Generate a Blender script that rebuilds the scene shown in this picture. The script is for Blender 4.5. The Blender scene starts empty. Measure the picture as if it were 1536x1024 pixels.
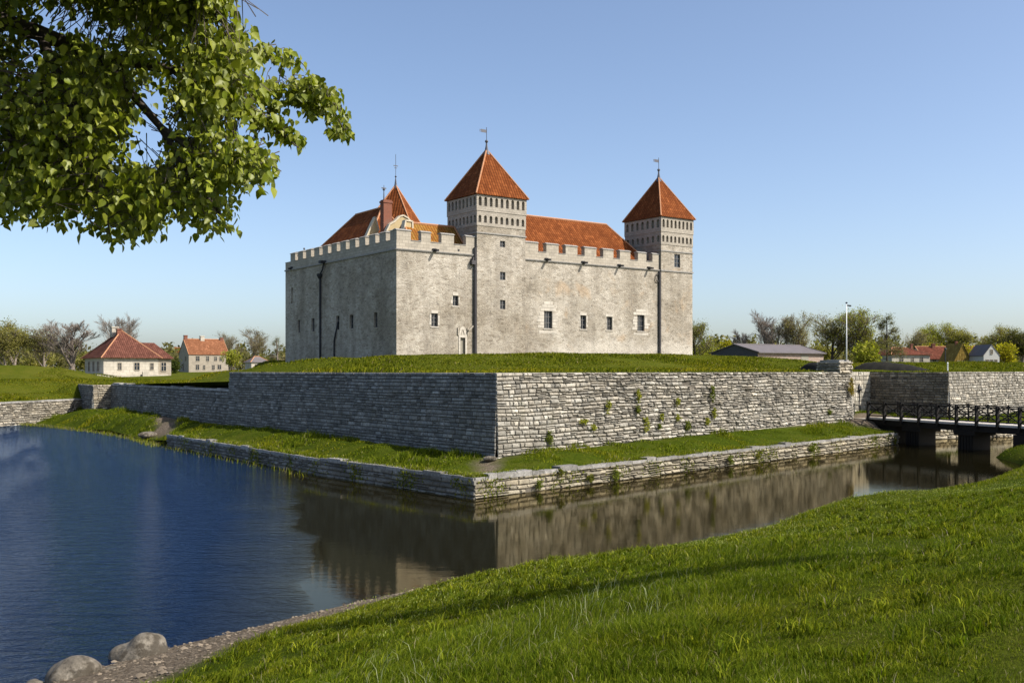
import bpy, math, random
import numpy as np
from mathutils import Vector, Matrix
from mathutils.geometry import delaunay_2d_cdt
random.seed(7); rng = np.random.default_rng(7)
scene = bpy.context.scene
C = scene.collection
F, CX, HY, EYE = 1500.0, 768.0, 556.0, 4.8     # survey constants: focal length in px, horizon row, eye height above the water

def at(px, py, Y):
    return Vector(((px - CX) / F * Y, Y, EYE - (py - HY) / F * Y))
def lerp(a, b, t): return a + (b - a) * t

# ------------------------------------------------------------------ objects
def tag(o, label=None, cat=None, group=None, kind=None):
    if label: o['label'] = label
    if cat: o['category'] = cat
    if group: o['group'] = group
    if kind: o['kind'] = kind
    return o
def empty(name, loc=(0, 0, 0), rz=0.0, **k):
    o = bpy.data.objects.new(name, None); C.objects.link(o)
    o.location = loc; o.rotation_euler = (0, 0, rz); o.empty_display_size = .3
    return tag(o, **k)
def link(name, me, mats, parent=None, loc=None, rz=0.0):
    for m in (mats if isinstance(mats, (list, tuple)) else [mats]): me.materials.append(m)
    o = bpy.data.objects.new(name, me); C.objects.link(o)
    if parent: o.parent = parent
    if loc is not None: o.location = loc; o.rotation_euler = (0, 0, rz)
    return o

class MB:
    """collects polygons; build() links them as one mesh object with planar UVs in metres and a colour attribute"""
    def __init__(s): s.v = []; s.f = []; s.mi = []; s.c = []
    def face(s, pts, mi=0, col=(1, 1, 1)):
        n = len(s.v); s.v += [tuple(p) for p in pts]; s.f.append(tuple(range(n, n + len(pts)))); s.mi.append(mi); s.c.append(col)
    def mesh(s, vs, fs, mi=0, col=(1, 1, 1)):
        n = len(s.v); s.v += [tuple(p) for p in vs]
        for f in fs: s.f.append(tuple(i + n for i in f)); s.mi.append(mi); s.c.append(col)
    def box(s, a, b, mi=0, col=(1, 1, 1), skip=''):
        x0, y0, z0 = a; x1, y1, z1 = b
        vs = [(x0, y0, z0), (x1, y0, z0), (x1, y1, z0), (x0, y1, z0), (x0, y0, z1), (x1, y0, z1), (x1, y1, z1), (x0, y1, z1)]
        fs = dict(b=(0, 3, 2, 1), t=(4, 5, 6, 7), f=(0, 1, 5, 4), r=(1, 2, 6, 5), k=(2, 3, 7, 6), l=(3, 0, 4, 7))
        s.mesh(vs, [fs[k] for k in fs if k not in skip], mi, col)
    def bar(s, p, q, w, h, mi=0, col=(1, 1, 1), up=(0, 0, 1)):
        p = Vector(p); q = Vector(q); d = (q - p).normalized(); u = Vector(up)
        a = d.cross(u)
        a = a.normalized() if a.length > 1e-4 else Vector((1, 0, 0))
        b = a.cross(d).normalized(); vs = []
        for e in (p, q):
            for i, j in ((-1, -1), (1, -1), (1, 1), (-1, 1)): vs.append(e + a * (w / 2 * i) + b * (h / 2 * j))
        s.mesh(vs, [(0, 1, 2, 3), (7, 6, 5, 4), (0, 4, 5, 1), (1, 5, 6, 2), (2, 6, 7, 3), (3, 7, 4, 0)], mi, col)
    def tube(s, pts, rs, n=6, mi=0, col=(1, 1, 1), cap=True):
        pts = [Vector(p) for p in pts]; vs = []; fs = []
        for i, p in enumerate(pts):
            d = (pts[min(i + 1, len(pts) - 1)] - pts[max(i - 1, 0)]).normalized()
            a = d.cross(Vector((0.3, .2, 1)))
            if a.length < 1e-3: a = d.cross(Vector((1, 0, 0)))
            a.normalize(); b = d.cross(a); r = rs[i] if isinstance(rs, (list, tuple)) else rs
            for k in range(n):
                t = 2 * math.pi * k / n; vs.append(p + (a * math.cos(t) + b * math.sin(t)) * r)
        for i in range(len(pts) - 1):
            for k in range(n):
                k2 = (k + 1) % n; fs.append((i * n + k, i * n + k2, (i + 1) * n + k2, (i + 1) * n + k))
        if cap: fs.append(tuple(range(n))[::-1]); fs.append(tuple((len(pts) - 1) * n + k for k in range(n)))
        s.mesh(vs, fs, mi, col)
    def lathe(s, prof, c=(0, 0, 0), n=10, mi=0, col=(1, 1, 1)):
        s.tube([(c[0], c[1], c[2] + z) for r, z in prof], [max(r, 1e-3) for r, z in prof], n, mi, col)
    def holed(s, o, U, N, x0, x1, z0, z1, holes, depth=.35, mi=0, rmi=None, col=(1, 1, 1)):
        """vertical wall face at o + U*x + Z*z with rectangular holes (x0,x1,z0,z1,arch) whose reveals go in along -N"""
        o = Vector(o); U = Vector(U); N = Vector(N); Z = Vector((0, 0, 1)); rmi = mi if rmi is None else rmi
        P = lambda x, z, d=0: o + U * x + Z * z - N * d
        flip = U.cross(Z).dot(N) < 0
        def q(pts, m=mi): s.face(pts[::-1] if flip else pts, m, col)
        xs = sorted({x0, x1} | {h[i] for h in holes for i in (0, 1)}); zs = sorted({z0, z1} | {h[i] for h in holes for i in (2, 3)})
        for i in range(len(xs) - 1):
            for j in range(len(zs) - 1):
                a, b, c, d = xs[i], xs[i + 1], zs[j], zs[j + 1]; mx, mz = (a + b) / 2, (c + d) / 2
                if any(h[0] < mx < h[1] and h[2] < mz < h[3] for h in holes): continue
                q([P(a, c), P(b, c), P(b, d), P(a, d)])
        for h in holes:
            a, b, c, d = h[:4]; w = b - a; dp = h[5] if len(h) > 5 else depth
            q([P(a, c, dp), P(a, c), P(a, d), P(a, d, dp)][::-1], rmi); q([P(b, c), P(b, c, dp), P(b, d, dp), P(b, d)][::-1], rmi)
            q([P(a, c), P(a, c, dp), P(b, c, dp), P(b, c)][::-1], rmi); q([P(a, d, dp), P(a, d), P(b, d), P(b, d, dp)][::-1], rmi)
            q([P(a, c, dp), P(b, c, dp), P(b, d, dp), P(a, d, dp)], rmi)
            if len(h) > 4 and h[4]:
                r = w * .5; m = (a + b) / 2
                for sgn, e in ((-1, a), (1, b)):
                    pts = [P(m + sgn * r * math.sin(t), d - r + r * math.cos(t)) for t in (0, .5, 1.05, 1.5708)]
                    pts = [P(e, d)] + pts
                    q(pts if sgn < 0 else pts[::-1])
    def build(s, name, mats, parent=None, loc=None, rz=0.0, smooth=False, col=True):
        me = bpy.data.meshes.new(name); me.from_pydata(s.v, [], s.f)
        me.polygons.foreach_set('material_index', s.mi)
        uv = me.uv_layers.new(name='UVMap').data; buf = np.zeros(len(me.loops) * 2, dtype=np.float32)
        for p in me.polygons:
            n = p.normal; t = Vector((0, 0, 1)).cross(n)
            t = t.normalized() if t.length > 1e-3 else Vector((1, 0, 0))
            b = n.cross(t)
            for li in p.loop_indices:
                co = me.vertices[me.loops[li].vertex_index].co; buf[li * 2] = co.dot(t); buf[li * 2 + 1] = co.dot(b)
        uv.foreach_set('uv', buf)
        if col:
            at_ = me.color_attributes.new('Col', 'FLOAT_COLOR', 'CORNER'); cb = np.ones((len(me.loops), 4), dtype=np.float32)
            for p, c in zip(me.polygons, s.c): cb[p.loop_start:p.loop_start + p.loop_total, :3] = c
            at_.data.foreach_set('color', cb.ravel())
        if smooth: me.polygons.foreach_set('use_smooth', [True] * len(me.polygons))
        me.validate(); me.update()
        return link(name, me, mats, parent, loc, rz)

def tri_mesh(name, V, T, colv=None, smooth=True):
    """numpy verts (n,3), triangles (m,3), per-vertex colours"""
    me = bpy.data.meshes.new(name); V = np.ascontiguousarray(V, dtype=np.float32); T = np.ascontiguousarray(T, dtype=np.int32)
    me.vertices.add(len(V)); me.vertices.foreach_set('co', V.ravel())
    me.loops.add(T.size); me.loops.foreach_set('vertex_index', T.ravel())
    me.polygons.add(len(T)); me.polygons.foreach_set('loop_start', np.arange(0, T.size, 3, dtype=np.int32))
    if smooth: me.polygons.foreach_set('use_smooth', np.ones(len(T), dtype=bool))
    me.update(calc_edges=True)
    if colv is not None:
        a = me.color_attributes.new('Col', 'FLOAT_COLOR', 'POINT'); cb = np.ones((len(V), 4), dtype=np.float32); cb[:, :3] = colv
        a.data.foreach_set('color', cb.ravel())
    return me

# ------------------------------------------------------------------ materials
class NT:
    def __init__(s, name, rough=.9, spec=.2):
        s.m = bpy.data.materials.new(name); s.m.use_nodes = True; s.t = s.m.node_tree
        s.b = s.t.nodes['Principled BSDF']; s.out = s.t.nodes['Material Output']
        s.b.inputs['Roughness'].default_value = rough; s.b.inputs['Specular IOR Level'].default_value = spec
    def n(s, typ, ins=None, **props):
        nd = s.t.nodes.new(typ)
        for k, v in props.items(): setattr(nd, k, v)
        for k, v in (ins or {}).items(): s.set(nd.inputs[k], v)
        return nd
    def set(s, sock, v):
        if isinstance(v, bpy.types.NodeSocket): s.t.links.new(v, sock)
        elif isinstance(v, (tuple, list)) and sock.type == 'RGBA' and len(v) == 3: sock.default_value = (*v, 1)
        else: sock.default_value = v
    def coord(s, which='Object'): return s.n('ShaderNodeTexCoord').outputs[which]
    def scale(s, v, sc): return s.n('ShaderNodeMapping', {'Vector': v, 'Scale': sc}).outputs[0]
    def noise(s, v, sc, det=4, rough=.55, dist=0): return s.n('ShaderNodeTexNoise', {'Vector': v, 'Scale': sc, 'Detail': det, 'Roughness': rough, 'Distortion': dist}).outputs['Fac']
    def ramp(s, f, stops, interp='LINEAR'):
        r = s.n('ShaderNodeValToRGB', {'Fac': f}); e = r.color_ramp; e.interpolation = interp
        while len(e.elements) < len(stops): e.elements.new(.5)
        for el, (p, c) in zip(e.elements, stops):
            el.position = p; el.color = (*c, 1) if isinstance(c, (tuple, list)) else (c, c, c, 1)
        return r.outputs['Color']
    def mix(s, f, a, b, mode='MIX'):
        m = s.n('ShaderNodeMix', data_type='RGBA', blend_type=mode)
        s.set(m.inputs[0], f); s.set(m.inputs[6], a); s.set(m.inputs[7], b); return m.outputs[2]
    def math(s, op, a, b=0.0, c=0.0):
        m = s.n('ShaderNodeMath', operation=op); s.set(m.inputs[0], a); s.set(m.inputs[1], b); s.set(m.inputs[2], c); return m.outputs[0]
    def xyz(s, v):
        o = s.n('ShaderNodeSeparateXYZ', {0: v}).outputs; return o[0], o[1], o[2]
    def vec(s, x, y, z=0.0): return s.n('ShaderNodeCombineXYZ', {0: x, 1: y, 2: z}).outputs[0]
    def attr(s): return s.n('ShaderNodeVertexColor', layer_name='Col').outputs['Color']
    def bump(s, h, strength=.5, dist=.05):
        b = s.n('ShaderNodeBump', {'Height': h, 'Strength': strength, 'Distance': dist}); s.set(s.b.inputs['Normal'], b.outputs[0]); return b
    def color(s, c): s.set(s.b.inputs['Base Color'], c)

def plain(name, c, rough=.8, spec=.2, metal=0, nz=0.0, sc=6):
    k = NT(name, rough, spec); k.b.inputs['Metallic'].default_value = metal
    v = k.noise(k.coord(), sc, 5, .6)
    k.color(k.mix(v, tuple(x * (1 - nz) for x in c), tuple(min(1, x * (1 + nz)) for x in c)))
    return k.m

def mat_wallstone(name='wall_stone', dirt=1.0):
    k = NT(name, .92, .15); co = k.coord(); c = k.attr()
    v = k.noise(co, 14, 6, .7); c = k.mix(1.0, c, k.ramp(v, [(.28, .45), (.5, .95), (.75, 1.3)]), 'MULTIPLY')
    v2 = k.noise(co, 5.5, 5, .7); c = k.mix(1.0, c, k.ramp(v2, [(.3, .62), (.55, 1.0), (.7, 1.15)]), 'MULTIPLY')
    w = k.noise(co, .55, 4, .6, .4)
    c = k.mix(k.ramp(w, [(.45, 0.0), (.75, .55 * dirt)]), c, (.10, .09, .07))
    g = k.noise(k.scale(co, (1, 1, .6)), 1.3, 5, .65)
    c = k.mix(k.ramp(g, [(.6, 0.0), (.78, .45 * dirt)]), c, (.10, .095, .04))
    k.color(c); k.bump(k.noise(co, 22, 6, .7), .6, .03); return k.m

def mat_castle():
    k = NT('castle_limestone', .93, .12); uv = k.coord('UV'); ob = k.coord()
    wob = k.n('ShaderNodeTexNoise', {'Vector': uv, 'Scale': 1.6, 'Detail': 3.0}).outputs['Color']
    uvd = k.n('ShaderNodeVectorMath', {0: uv, 1: k.n('ShaderNodeVectorMath', {0: wob, 1: (.10, .07, 0)}, operation='MULTIPLY').outputs[0]}, operation='ADD').outputs[0]
    st = k.scale(uvd, (2.5, 5.6, 1))
    vo = k.n('ShaderNodeTexVoronoi', {'Vector': st, 'Scale': 1.0, 'Randomness': .9}, voronoi_dimensions='2D')
    ed = k.n('ShaderNodeTexVoronoi', {'Vector': st, 'Scale': 1.0, 'Randomness': .9}, voronoi_dimensions='2D', feature='DISTANCE_TO_EDGE').outputs['Distance']
    rnd = k.xyz(vo.outputs['Color'])[0]
    c = k.ramp(rnd, [(0, (.31, .268, .21)), (.12, (.40, .354, .285)), (.6, (.45, .403, .33)), (1, (.51, .462, .382))])
    big = k.noise(ob, .16, 5, .6, .3)
    c = k.mix(k.ramp(big, [(.36, .9), (.60, 0.0)]), c, k.mix(1.0, c, (.58, .55, .50), 'MULTIPLY'))
    ox, oy, oz = k.xyz(ob)
    # vertical run-off streaks
    sk = k.noise(k.scale(ob, (.5, .5, .07)), 1.0, 3, .5)
    c = k.mix(k.ramp(sk, [(.50, 0.0), (.70, .55)]), c, (.21, .18, .14))
    # remains of pale lime plaster low on the front wall, and warm rust-coloured stones
    lowz = k.n('ShaderNodeMapRange', {'Value': oz, 'From Min': 10.2, 'From Max': 6.0}).outputs[0]
    midx = k.n('ShaderNodeMapRange', {'Value': ox, 'From Min': 14.0, 'From Max': 22.0}).outputs[0]
    pl = k.math('ADD', k.math('MULTIPLY', k.math('MULTIPLY', lowz, midx), .55), k.math('MULTIPLY', k.noise(ob, .45, 6, .6), .6))
    c = k.mix(k.ramp(pl, [(.48, 0.0), (.68, .55)]), c, (.60, .55, .47))
    ws = k.noise(ob, .38, 4, .5, .5)
    c = k.mix(k.math('MULTIPLY', k.ramp(ws, [(.58, 0.0), (.70, .5)]), midx), c, (.46, .32, .19))
    # mortar pale, some joints open and dark
    pit = k.noise(k.scale(uv, (.7, 1.5, 1)), 3.0, 5, .75)
    c = k.mix(k.ramp(ed, [(.0, .4), (.09, 0.0)]), c, (.50, .45, .37))
    mot = k.noise(uv, 1.1, 7, .72, .5)
    c = k.mix(1.0, c, k.ramp(mot, [(.3, .72), (.5, 1.0), (.7, 1.16)]), 'MULTIPLY')
    c = k.mix(k.math('MULTIPLY', k.ramp(pit, [(.56, 0.0), (.64, .9)]), k.ramp(ed, [(.02, 1.0), (.22, 0.25)])), c, (.06, .05, .04))
    fine = k.noise(uv, 9, 5, .7)
    c = k.mix(1.0, c, k.ramp(fine, [(.3, .72), (.7, 1.14)]), 'MULTIPLY')
    k.color(c)
    h = k.math('ADD', k.math('MULTIPLY', k.ramp(ed, [(0, 0.0), (.16, 1.0)]), .6), k.math('ADD', k.math('MULTIPLY', fine, .8), k.math('MULTIPLY', mot, .9)))
    k.bump(h, .6, .06); return k.m

def mat_dressed(name='dressed_stone', c0=(.28, .245, .19), c1=(.46, .41, .33), course=.34):
    k = NT(name, .9, .15); uv = k.coord('UV'); u, v, w = k.xyz(uv)
    br = k.n('ShaderNodeTexBrick', {'Vector': uv, 'Scale': 1.0, 'Brick Width': course * 2.1, 'Row Height': course, 'Mortar Size': .02, 'Color1': (0, 0, 0, 1), 'Color2': (1, 1, 1, 1), 'Mortar': (.2, .2, .2, 1)})
    c = k.mix(k.math('ADD', k.math('MULTIPLY', br.outputs['Color'], .4), k.math('MULTIPLY', k.noise(k.coord(), 1.4, 6, .7), .7)), c0, c1)
    c = k.mix(k.math('MULTIPLY', br.outputs['Fac'], .5), c, (.14, .12, .1))
    c = k.mix(k.ramp(k.noise(k.coord(), .8, 5, .65), [(.5, 0.0), (.75, .5)]), c, (.16, .15, .13))
    k.color(c); k.bump(k.noise(uv, 9, 5, .7), .5, .03); return k.m

def mat_tiles(name, cs, pu=.34, pv=.46, moss=0.0):
    k = NT(name, .9, .06); uv = k.coord('UV'); u, v, w = k.xyz(uv)
    iu = k.math('FLOOR', k.math('DIVIDE', u, pu)); iv = k.math('FLOOR', k.math('DIVIDE', v, pv))
    wn = k.n('ShaderNodeTexWhiteNoise', {'Vector': k.vec(iu, iv)}, noise_dimensions='2D').outputs['Value']
    c = k.ramp(wn, [(0, cs[0]), (.5, cs[1]), (.86, cs[2]), (1, tuple(min(1, x * 1.2) for x in cs[2]))])
    big = k.noise(k.coord(), .6, 5, .65)
    c = k.mix(k.ramp(big, [(.38, .45), (.6, 0.0)]), c, tuple(x * .66 for x in cs[0]))
    if moss: c = k.mix(k.ramp(k.noise(k.coord(), .9, 4, .6), [(.45, 0.0), (.62, moss)]), c, (.25, .17, .04))
    fu = k.math('FRACT', k.math('DIVIDE', u, pu)); fv = k.math('FRACT', k.math('DIVIDE', v, pv))
    prof = k.math('SINE', k.math('MULTIPLY', fu, math.pi))
    c = k.mix(k.ramp(prof, [(.1, .75), (.55, 0.0)]), c, tuple(x * .35 for x in cs[0]))
    c = k.mix(k.ramp(fv, [(.0, .5), (.12, 0.0)]), c, tuple(x * .4 for x in cs[0]))
    k.color(c); k.bump(k.math('ADD', prof, k.math('MULTIPLY', k.math('SUBTRACT', 1.0, fv), .7)), .8, .05); return k.m

def mat_ground(name, stops, sc=1.2, gravel=False):
    k = NT(name, 1.0, .02); co = k.coord()
    v = k.math('ADD', k.math('MULTIPLY', k.noise(co, sc, 6, .65), .55), k.math('MULTIPLY', k.noise(co, sc * .12, 4, .6), .5))
    c = k.ramp(v, stops)
    c = k.mix(1.0, c, k.ramp(k.noise(co, 9, 4, .7), [(.3, .6), (.7, 1.3)]), 'MULTIPLY')
    if gravel:
        gc = k.ramp(k.n('ShaderNodeTexVoronoi', {'Vector': co, 'Scale': 22.0}).outputs['Color'], [(.1, (.06, .046, .032)), (.5, (.13, .102, .072)), (.9, (.22, .18, .135))])
        gc = k.mix(k.ramp(k.noise(co, 1.6, 5, .6), [(.45, 0.0), (.7, .6)]), gc, (.12, .095, .07))
        c = k.mix(k.xyz(k.attr())[0], c, gc)
    k.color(c); k.bump(k.noise(co, 14, 6, .75), .9, .06); return k.m

def mat_leaf(name, trans=.4, rough=.5, spec=.35):
    k = NT(name, rough, spec); c = k.attr()
    k.color(c)
    tr = k.n('ShaderNodeBsdfTranslucent', {'Color': k.mix(1.0, c, (1.25, 1.35, .5), 'MULTIPLY')})
    ms = k.n('ShaderNodeMixShader', {0: trans}); k.t.links.new(k.b.outputs[0], ms.inputs[1]); k.t.links.new(tr.outputs[0], ms.inputs[2])
    k.t.links.new(ms.outputs[0], k.out.inputs['Surface']); return k.m

def mat_water():
    k = NT('moat_water', .04, .5); co = k.coord(); x, y, z = k.xyz(co)
    # open pond (wind ripples) against the lee of the walls (calm); brown and blue painted into the reflections
    openw = k.n('ShaderNodeMapRange', {'Value': k.math('ADD', k.math('ADD', x, k.math('MULTIPLY', y, .225)), k.math('MULTIPLY', k.noise(co, .25, 3, .5), 2.0)), 'From Min': 1.6, 'From Max': -1.2}).outputs[0]
    gust = k.ramp(k.noise(k.scale(co, (.35, .14, 1)), .35, 4, .6), [(.36, 1.05), (.62, 1.25)])
    rip = k.math('ADD', k.noise(k.scale(co, (.8, 1.7, 1)), 1.7, 4, .62, .4), k.math('MULTIPLY', k.noise(k.scale(co, (1.2, 2.2, 1)), 9.0, 3, .6), .22))
    amp = k.math('ADD', .018, k.math('MULTIPLY', k.math('MULTIPLY', gust, openw), .965))
    b = k.n('ShaderNodeBump', {'Height': k.math('MULTIPLY', rip, amp), 'Strength': 1.0, 'Distance': .11}).outputs[0]
    dif = k.n('ShaderNodeBsdfDiffuse', {'Color': k.mix(openw, (.008, .007, .003), (.002, .006, .018))})
    gl = k.n('ShaderNodeBsdfGlossy', {'Color': k.mix(openw, (.92, .84, .64), (.52, .68, .95)), 'Roughness': .015, 'Normal': b})
    fr = k.n('ShaderNodeFresnel', {'IOR': 1.333, 'Normal': b}).outputs[0]
    ms = k.n('ShaderNodeMixShader', {0: fr}); k.t.links.new(dif.outputs[0], ms.inputs[1]); k.t.links.new(gl.outputs[0], ms.inputs[2]); k.t.links.new(ms.outputs[0], k.out.inputs['Surface'])
    return k.m

M = {}
M['wall'] = mat_wallstone()
M['quay'] = mat_wallstone('quay_stone', 1.6)
M['castle'] = mat_castle()
M['dressed'] = mat_dressed()
M['pale'] = mat_dressed('pale_dressed_stone', (.43, .39, .32), (.56, .51, .43), .4)
M['coping'] = plain('coping_stone', (.27, .255, .23), .9, nz=.4, sc=2.5)
M['tile'] = mat_tiles('orange_tile', [(.135, .038, .011), (.17, .050, .014), (.21, .066, .020)])
M['tile_yellow'] = mat_tiles('lichened_tile', [(.21, .075, .016), (.26, .105, .022), (.31, .15, .036)], moss=.5)
M['tile_faded'] = mat_tiles('faded_tile', [(.19, .078, .038), (.23, .096, .048), (.27, .118, .06)])
M['moss_roof'] = mat_tiles('mossy_roof', [(.20, .13, .03), (.26, .18, .04), (.32, .23, .06)], moss=.4)
M['tile_dark'] = mat_tiles('weathered_tile', [(.10, .034, .021), (.13, .043, .026), (.165, .056, .034)])
M['ridge'] = plain('ridge_tile', (.42, .21, .11), .85, nz=.3, sc=5)
M['brick'] = mat_dressed('chimney_brick', (.16, .05, .026), (.27, .085, .045), .09)
M['plaster'] = plain('cream_plaster', (.42, .33, .18), .9, nz=.2, sc=1.5)
M['limewash'] = mat_dressed('limewashed_wall', (.38, .34, .27), (.56, .51, .42), .5)
M['rubble'] = mat_dressed('house_rubble', (.25, .21, .16), (.42, .37, .29), .3)
M['redwall'] = mat_dressed('barn_brick', (.26, .16, .12), (.44, .36, .30), .25)
M['slate'] = plain('grey_sheet_roof', (.13, .115, .115), .7, nz=.3, sc=.8)
M['lead'] = plain('lead', (.10, .10, .11), .5, .4, .5, nz=.2)
M['iron'] = plain('dark_iron', (.022, .023, .026), .6, .3, nz=.3)
M['pipe'] = plain('pipe_metal', (.05, .045, .045), .55, .4, nz=.3)
M['wood_dark'] = plain('tarred_wood', (.014, .012, .010), .75, .2, nz=.5, sc=9)
M['wood_pale'] = plain('bleached_plank', (.50, .46, .41), .8, .2, nz=.2, sc=7)
M['offwhite'] = plain('weathered_white', (.46, .45, .42), .8, nz=.12, sc=2)
M['white'] = plain('white_paint', (.78, .78, .76), .5, .3, nz=.04)
M['frame'] = plain('window_frame', (.16, .15, .14), .6, nz=.2)
M['door'] = plain('door_boards', (.26, .24, .19), .8, nz=.35, sc=12)
g = NT('window_glass', .08, .6); g.color((.02, .028, .036)); M['glass'] = g.m
M['turf'] = mat_ground('turf', [(.30, (.024, .034, .003)), (.5, (.042, .060, .004)), (.72, (.075, .082, .010))], 1.0, True)
M['rampart'] = mat_ground('rampart_turf', [(.32, (.042, .056, .004)), (.5, (.066, .078, .006)), (.70, (.105, .10, .014))], .45)
M['grass'] = mat_leaf('grass_blade', .3, .7, .03)
M['leaf'] = mat_leaf('lime_leaf', .34, .45, .3)
M['farleaf'] = mat_leaf('spring_foliage', .45, .8, .05)
M['bark'] = plain('bark', (.085, .070, .055), .95, .1, nz=.5, sc=8)
M['bark_far'] = plain('grey_bark', (.20, .165, .135), .95, .1, nz=.3, sc=2)
M['bark_dark'] = plain('dark_bark', (.075, .062, .05), .95, .1, nz=.3, sc=2)
M['water'] = mat_water()
k = NT('boulder_granite', .85, .25); co = k.coord()
c = k.ramp(k.noise(co, 2.2, 8, .7), [(.3, (.04, .033, .026)), (.48, (.15, .13, .10)), (.7, (.29, .26, .21))])
c = k.mix(k.ramp(k.noise(co, 3.1, 6, .65), [(.47, 0.0), (.57, .85)]), c, (.045, .036, .024))
k.color(c); k.bump(k.noise(co, 9, 8, .75), .7, .05); M['rock'] = k.m
k = NT('pebble_stone', .9, .2); k.color(k.attr()); M['pebble'] = k.m
k = NT('shade_wet_ground', .95, .1); k.color(k.ramp(k.noise(k.coord(), 2, 6, .7), [(.3, (.010, .010, .009)), (.7, (.03, .028, .022))])); M['shade_wet_dark'] = k.m  # near-black: shade painted into slope colour; also serves a wet stone
# ------------------------------------------------------------------ plan of the place (metres, camera looks along +Y, water is z = 0)
A = (-0.66, 43.0); B = (23.3, 69.0); B2 = (26.7, 78.6); R = (28.7, 80.2); S = (32.6, 74.7); S2 = (63.2, 107.8)
Cc = (A[0] - .6115 * 29.5, A[1] + .791 * 29.5)
D = (-37.8, 94.5); E = (-39.0, 93.2); Fp = (-43.6, 100.5)
W0 = (-47.5, 68.0); W1 = (-42.1, 98.2)
Q = (-1.4, 37.5); QR = (24.8, 65.0)
SHORE = [(-60, -20), (-24, -3), (-14, 7), (-10, 11.2), (-7.2, 15.4), (-5.9, 17.4), (-2.9, 21.2), (-1.3, 22.7), (2.7, 24.9), (5.9, 27.1), (9.4, 31.7), (11.4, 33.2), (16.8, 38), (20, 42), (23, 46), (26, 51), (26.8, 55.5), (29, 58.5), (34, 60), (90, 88)]
NEAR_POLY = SHORE + [(140, 60), (140, -60), (-60, -60)]

def inpoly(P, poly):
    x, y = P[:, 0], P[:, 1]; r = np.zeros(len(P), bool); n = len(poly)
    for i in range(n):
        x0, y0 = poly[i]; x1, y1 = poly[(i + 1) % n]
        if y0 == y1: continue
        c = ((y0 > y) != (y1 > y)) & (x < (x1 - x0) * (y - y0) / (y1 - y0) + x0); r ^= c
    return r
def dline(P, line):
    d = np.full(len(P), 1e9)
    for (ax, ay), (bx, by) in zip(line[:-1], line[1:]):
        vx, vy = bx - ax, by - ay; t = np.clip(((P[:, 0] - ax) * vx + (P[:, 1] - ay) * vy) / (vx * vx + vy * vy), 0, 1)
        d = np.minimum(d, np.hypot(P[:, 0] - ax - t * vx, P[:, 1] - ay - t * vy))
    return d
def bumps(P, sc, seed, n=24):
    r = np.random.default_rng(seed); z = np.zeros(len(P))
    for i in range(n):
        a = r.uniform(0, 6.283); f = sc * r.uniform(.5, 2.2); ph = r.uniform(0, 6.283)
        z += np.sin((P[:, 0] * math.cos(a) + P[:, 1] * math.sin(a)) * f + ph) / (f / sc)
    return z / n ** .5
def sgn_shore(P): return dline(P, SHORE) * np.where(inpoly(P, NEAR_POLY), 1, -1)
def near_z(P):
    d = sgn_shore(P); a = (P[:, 0] + 7.2) * .754 + (P[:, 1] - 15.4) * .657
    zb = np.interp(d, [-6, -3, 0, 2, 4, 8, 16, 30], [-1.6, -.8, .0, .40, .85, 1.75, 3.1, 3.4])
    zk = np.interp(d, [-6, -1.5, -.3, .5, 1.5, 4, 8, 16, 30], [-1.6, -1.2, -.25, .32, .56, 1.05, 1.9, 3.1, 3.4])
    zk = zk + np.clip((a - 13) / 5, 0, 1) * np.interp(d, [0, .5, 1.5, 4, 7], [0, .12, .2, .08, 0]) + .16 * np.exp(-((a - 23.5) / 3.0) ** 2) * np.interp(d, [0, .5, 1.5, 4, 7], [0, .5, 1, .6, 0])
    w = np.clip((a - 7) / 4, 0, 1); w = w * w * (3 - 2 * w)
    return zb * (1 - w) + zk * w + (bumps(P, .9, 3) * .05 + bumps(P, 2.0, 15) * .022) * np.clip(d / 3, 0, 1) + bumps(P, 3.2, 4) * .012 * np.clip(d, 0, 1)
def gravel_w(P):
    d = sgn_shore(P); a = (P[:, 0] + 7.2) * .754 + (P[:, 1] - 15.4) * .657
    return np.interp(a, [-5, 0, 3, 4.4, 6, 8, 10, 11], [5, 3.7, 1.9, 1.5, 1.0, .5, .1, -1]) + bumps(P, 2.5, 8) * .16 - d

def shepard(ctrl, p=3.2):
    c = np.array(ctrl, float)
    def f(P):
        out = np.zeros(len(P))
        for i in range(0, len(P), 20000):
            q = P[i:i + 20000]; d2 = (q[:, None, 0] - c[None, :, 0]) ** 2 + (q[:, None, 1] - c[None, :, 1]) ** 2 + .05
            w = d2 ** (-p / 2); out[i:i + 20000] = (w * c[None, :, 2]).sum(1) / w.sum(1)
        return out
    return f
def along(p, q, z, step=3.0, off=0.0):
    n = max(2, int(math.dist(p, q) / step)); return [(lerp(p[0], q[0], i / n), lerp(p[1], q[1], i / n), z) for i in range(n + 1)]
def img(*l): return [tuple(at(*q)) for q in l]

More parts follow.
